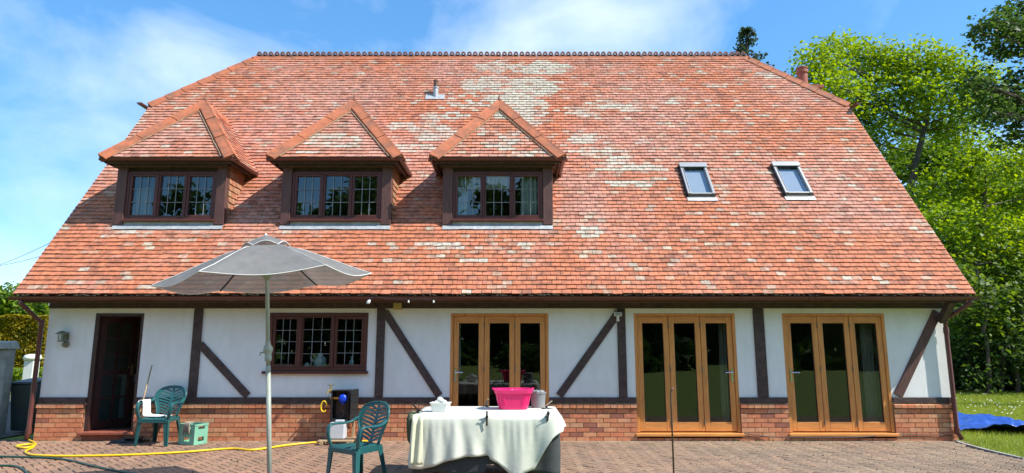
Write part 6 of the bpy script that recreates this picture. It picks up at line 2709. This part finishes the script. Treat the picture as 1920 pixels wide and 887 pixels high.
make_tree('hazel_tree', 'shaded multi-stemmed hazel low in the wood behind the lawn', 'tree', 'trees right of the house', 21.5,
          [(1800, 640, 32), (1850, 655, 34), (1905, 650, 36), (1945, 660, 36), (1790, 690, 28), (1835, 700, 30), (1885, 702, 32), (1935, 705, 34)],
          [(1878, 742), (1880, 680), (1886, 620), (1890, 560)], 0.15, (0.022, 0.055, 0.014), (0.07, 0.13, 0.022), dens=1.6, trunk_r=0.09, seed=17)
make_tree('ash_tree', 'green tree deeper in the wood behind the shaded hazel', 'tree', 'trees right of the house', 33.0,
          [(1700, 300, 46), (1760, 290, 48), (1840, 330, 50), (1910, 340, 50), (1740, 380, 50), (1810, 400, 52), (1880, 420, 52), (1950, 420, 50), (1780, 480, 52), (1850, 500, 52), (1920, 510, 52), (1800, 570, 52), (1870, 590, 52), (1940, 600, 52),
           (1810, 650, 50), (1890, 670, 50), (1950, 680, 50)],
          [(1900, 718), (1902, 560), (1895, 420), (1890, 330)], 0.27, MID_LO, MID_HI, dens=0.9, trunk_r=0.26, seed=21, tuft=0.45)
for i, (px, y0_, y1_, yy, lab) in enumerate(((1852, 742, 560, 20.8, 'thin bare trunk at the wood edge, nearest the house of the two'), (1908, 744, 540, 21.2, 'thin bare trunk at the wood edge, nearer the picture edge'))):
    s0, s1 = at(px, y0_, yy), at(px - 6 + 12 * i, y1_, yy)
    t0 = empty('sapling', (s0.x, yy, 0))
    tag(t0, lab, 'tree', 'saplings at the wood edge')
    m = MB()
    limb(m, (s0.x, yy, -0.05), s1, 0.075, 0.04, bend=0.1, n=9)
    m.build('trunk', 'bark', t0, smooth=True)
    P, T = clump_points(s1, (0.8, 0.8, 0.6), 26, 14, 0.25)
    np_mesh('crown', leaf_polys(P, 0.16), 4, 'leaf', tints_for(len(P), DARK_LO, MID_HI, 14), t0)

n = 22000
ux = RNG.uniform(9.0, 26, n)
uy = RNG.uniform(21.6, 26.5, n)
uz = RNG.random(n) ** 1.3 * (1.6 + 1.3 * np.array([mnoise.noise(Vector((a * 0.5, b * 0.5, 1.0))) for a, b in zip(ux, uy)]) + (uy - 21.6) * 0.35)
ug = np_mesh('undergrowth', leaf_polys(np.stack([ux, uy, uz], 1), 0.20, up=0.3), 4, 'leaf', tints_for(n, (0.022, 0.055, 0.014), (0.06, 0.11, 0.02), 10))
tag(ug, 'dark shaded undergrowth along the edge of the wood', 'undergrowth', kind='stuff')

# conifer top showing over the ridge
cf0 = at(1402, 105, 27)
con = empty('conifer_tree', (cf0.x, 27, 0))
tag(con, 'dark conifer top showing above the right end of the ridge', 'tree')
tz = at(1398, 56, 27).z
m = MB()
m.tube([(cf0.x, 27, -0.05), (cf0.x, 27, tz)], [0.3, 0.02], 8)
pc_ = []
for k in range(150):
    h = random.random() ** 1.6 * 5.5
    a = random.uniform(0, 6.283)
    ln = 0.30 + h * 0.42 * random.uniform(0.6, 1.15)
    z = tz - h
    e = Vector((cf0.x + math.cos(a) * ln, 27 + math.sin(a) * ln, z - ln * 0.22))
    m.tube([(cf0.x, 27, z), e], [0.02, 0.006], 4, cap=False)
    for q in range(15):
        t = random.uniform(0.25, 1.0)
        pc_.append((cf0.x + math.cos(a) * ln * t + random.gauss(0, .05), 27 + math.sin(a) * ln * t + random.gauss(0, .05), z - ln * 0.22 * t + random.gauss(0, .05)))
m.build('trunk', 'bark', con)
pc_ = np.array(pc_)
np_mesh('crown', leaf_polys(pc_, 0.13, up=0.1), 4, 'leaf', tints_for(len(pc_), (0.025, 0.05, 0.02), (0.05, 0.085, 0.03), 15), con)

# ---- left: hedge and trees
hx0, hx1 = at(-420, 600, 25).x, at(110, 600, 25).x
hz = at(30, 594, 25).z
random.seed(31)
hd = empty('hedge', ((hx0 + hx1) / 2, 25, 0))
tag(hd, 'clipped yellow-green hedge beyond the yard at the left', 'hedge')
n = 62000
hp = np.stack([RNG.uniform(hx0, hx1, n), RNG.uniform(24.4, 25.7, n), RNG.uniform(0.1, hz, n)], 1)
sel = RNG.random(n)
hp[sel < 0.55, 1] = 24.4 + np.abs(RNG.normal(0, 0.07, (sel < 0.55).sum()))
tp_ = (sel >= 0.55) & (sel < 0.8)
hp[tp_, 2] = hz - np.abs(RNG.normal(0, 0.06, tp_.sum()))
bump_ = np.array([mnoise.noise(Vector((p[0] * 1.1, p[2] * 1.3, 3.0))) for p in hp])
hp[:, 1] -= bump_ * 0.22
hp[:, 2] += bump_ * 0.12
np_mesh('foliage', leaf_polys(hp, 0.12, up=0.25), 4, 'leaf', tints_for(n, (0.20, 0.18, 0.016), (0.38, 0.31, 0.024), 9), hd)
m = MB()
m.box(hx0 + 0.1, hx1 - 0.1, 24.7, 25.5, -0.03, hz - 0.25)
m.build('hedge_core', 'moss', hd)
n = 5200
hp = np.stack([RNG.uniform(-20.5, -16.2, n), RNG.uniform(22.4, 23.8, n), RNG.uniform(0.0, 0.7, n) ** 1.0], 1)
sh = empty('verge_plant', (-18.3, 23.0, 0))
tag(sh, 'low bright green plants growing at the foot of the hedge', 'plant')
np_mesh('foliage', leaf_polys(hp, 0.15, up=0.2), 4, 'leaf', tints_for(n, (0.12, 0.19, 0.02), (0.22, 0.31, 0.03), 12), sh)
make_tree('garden_tree', 'green tree above the hedge beyond the left end of the roof', 'tree', None, 34.0,
          [(-30, 560, 36), (8, 560, 32), (45, 572, 30), (80, 580, 28), (20, 590, 30), (60, 600, 30), (-20, 600, 34), (110, 590, 30), (-80, 570, 40), (-140, 590, 42), (-60, 620, 34)],
          [(30, 690), (32, 640), (30, 590), (28, 560)], 0.24, MID_LO, (0.20, 0.30, 0.03), dens=1.0, trunk_r=0.18, seed=33)

# ---- the wood behind the viewer, which the windows reflect
random.seed(41)
tl_P, tl_t = [], []
tm_ = MB()
for k in range(24):
    x = -52 + k * 4.5 + random.uniform(-1, 1)
    y = -33 - random.uniform(0, 7)
    h = random.uniform(11.0, 19.0)
    tm_.tube([(x, y, -0.1), (x + random.gauss(0, .3), y, h * 0.75)], [0.3, 0.1], 7, cap=False)
    for q in range(17):
        c = (x + random.gauss(0, 1.6), y + random.gauss(0, 1.2), random.uniform(2.6, h - 1.0))
        P, T = clump_points(c, (1.8, 1.6, 1.4), 22, 12, 0.55, 0.2)
        tl_P.append(P)
hp = np.stack([RNG.uniform(-56, 56, 26000), RNG.uniform(-33, -30, 26000), RNG.uniform(0, 5.5, 26000)], 1)
tl_P.append(hp)
for k in range(20):
    c = (random.uniform(-34, 34), random.uniform(-29, -15), random.uniform(0.3, 0.9))
    r_ = random.uniform(0.7, 1.8)
    P, T = clump_points(c, (r_ * 1.3, r_, r_ * 0.9), 26, 12, 0.35, 0.3)
    tl_P.append(P)
P = np.concatenate(tl_P)
wd_ = np_mesh('treeline', leaf_polys(P, 0.7, up=0.2), 4, 'leaf', tints_for(len(P), DARK_LO, MID_LO, 12))
tag(wd_, 'dark wood beyond the lawn, mirrored in the window glass', 'wood', kind='stuff')
tag(tm_.build('trunks', 'bark', wd_), kind='stuff')
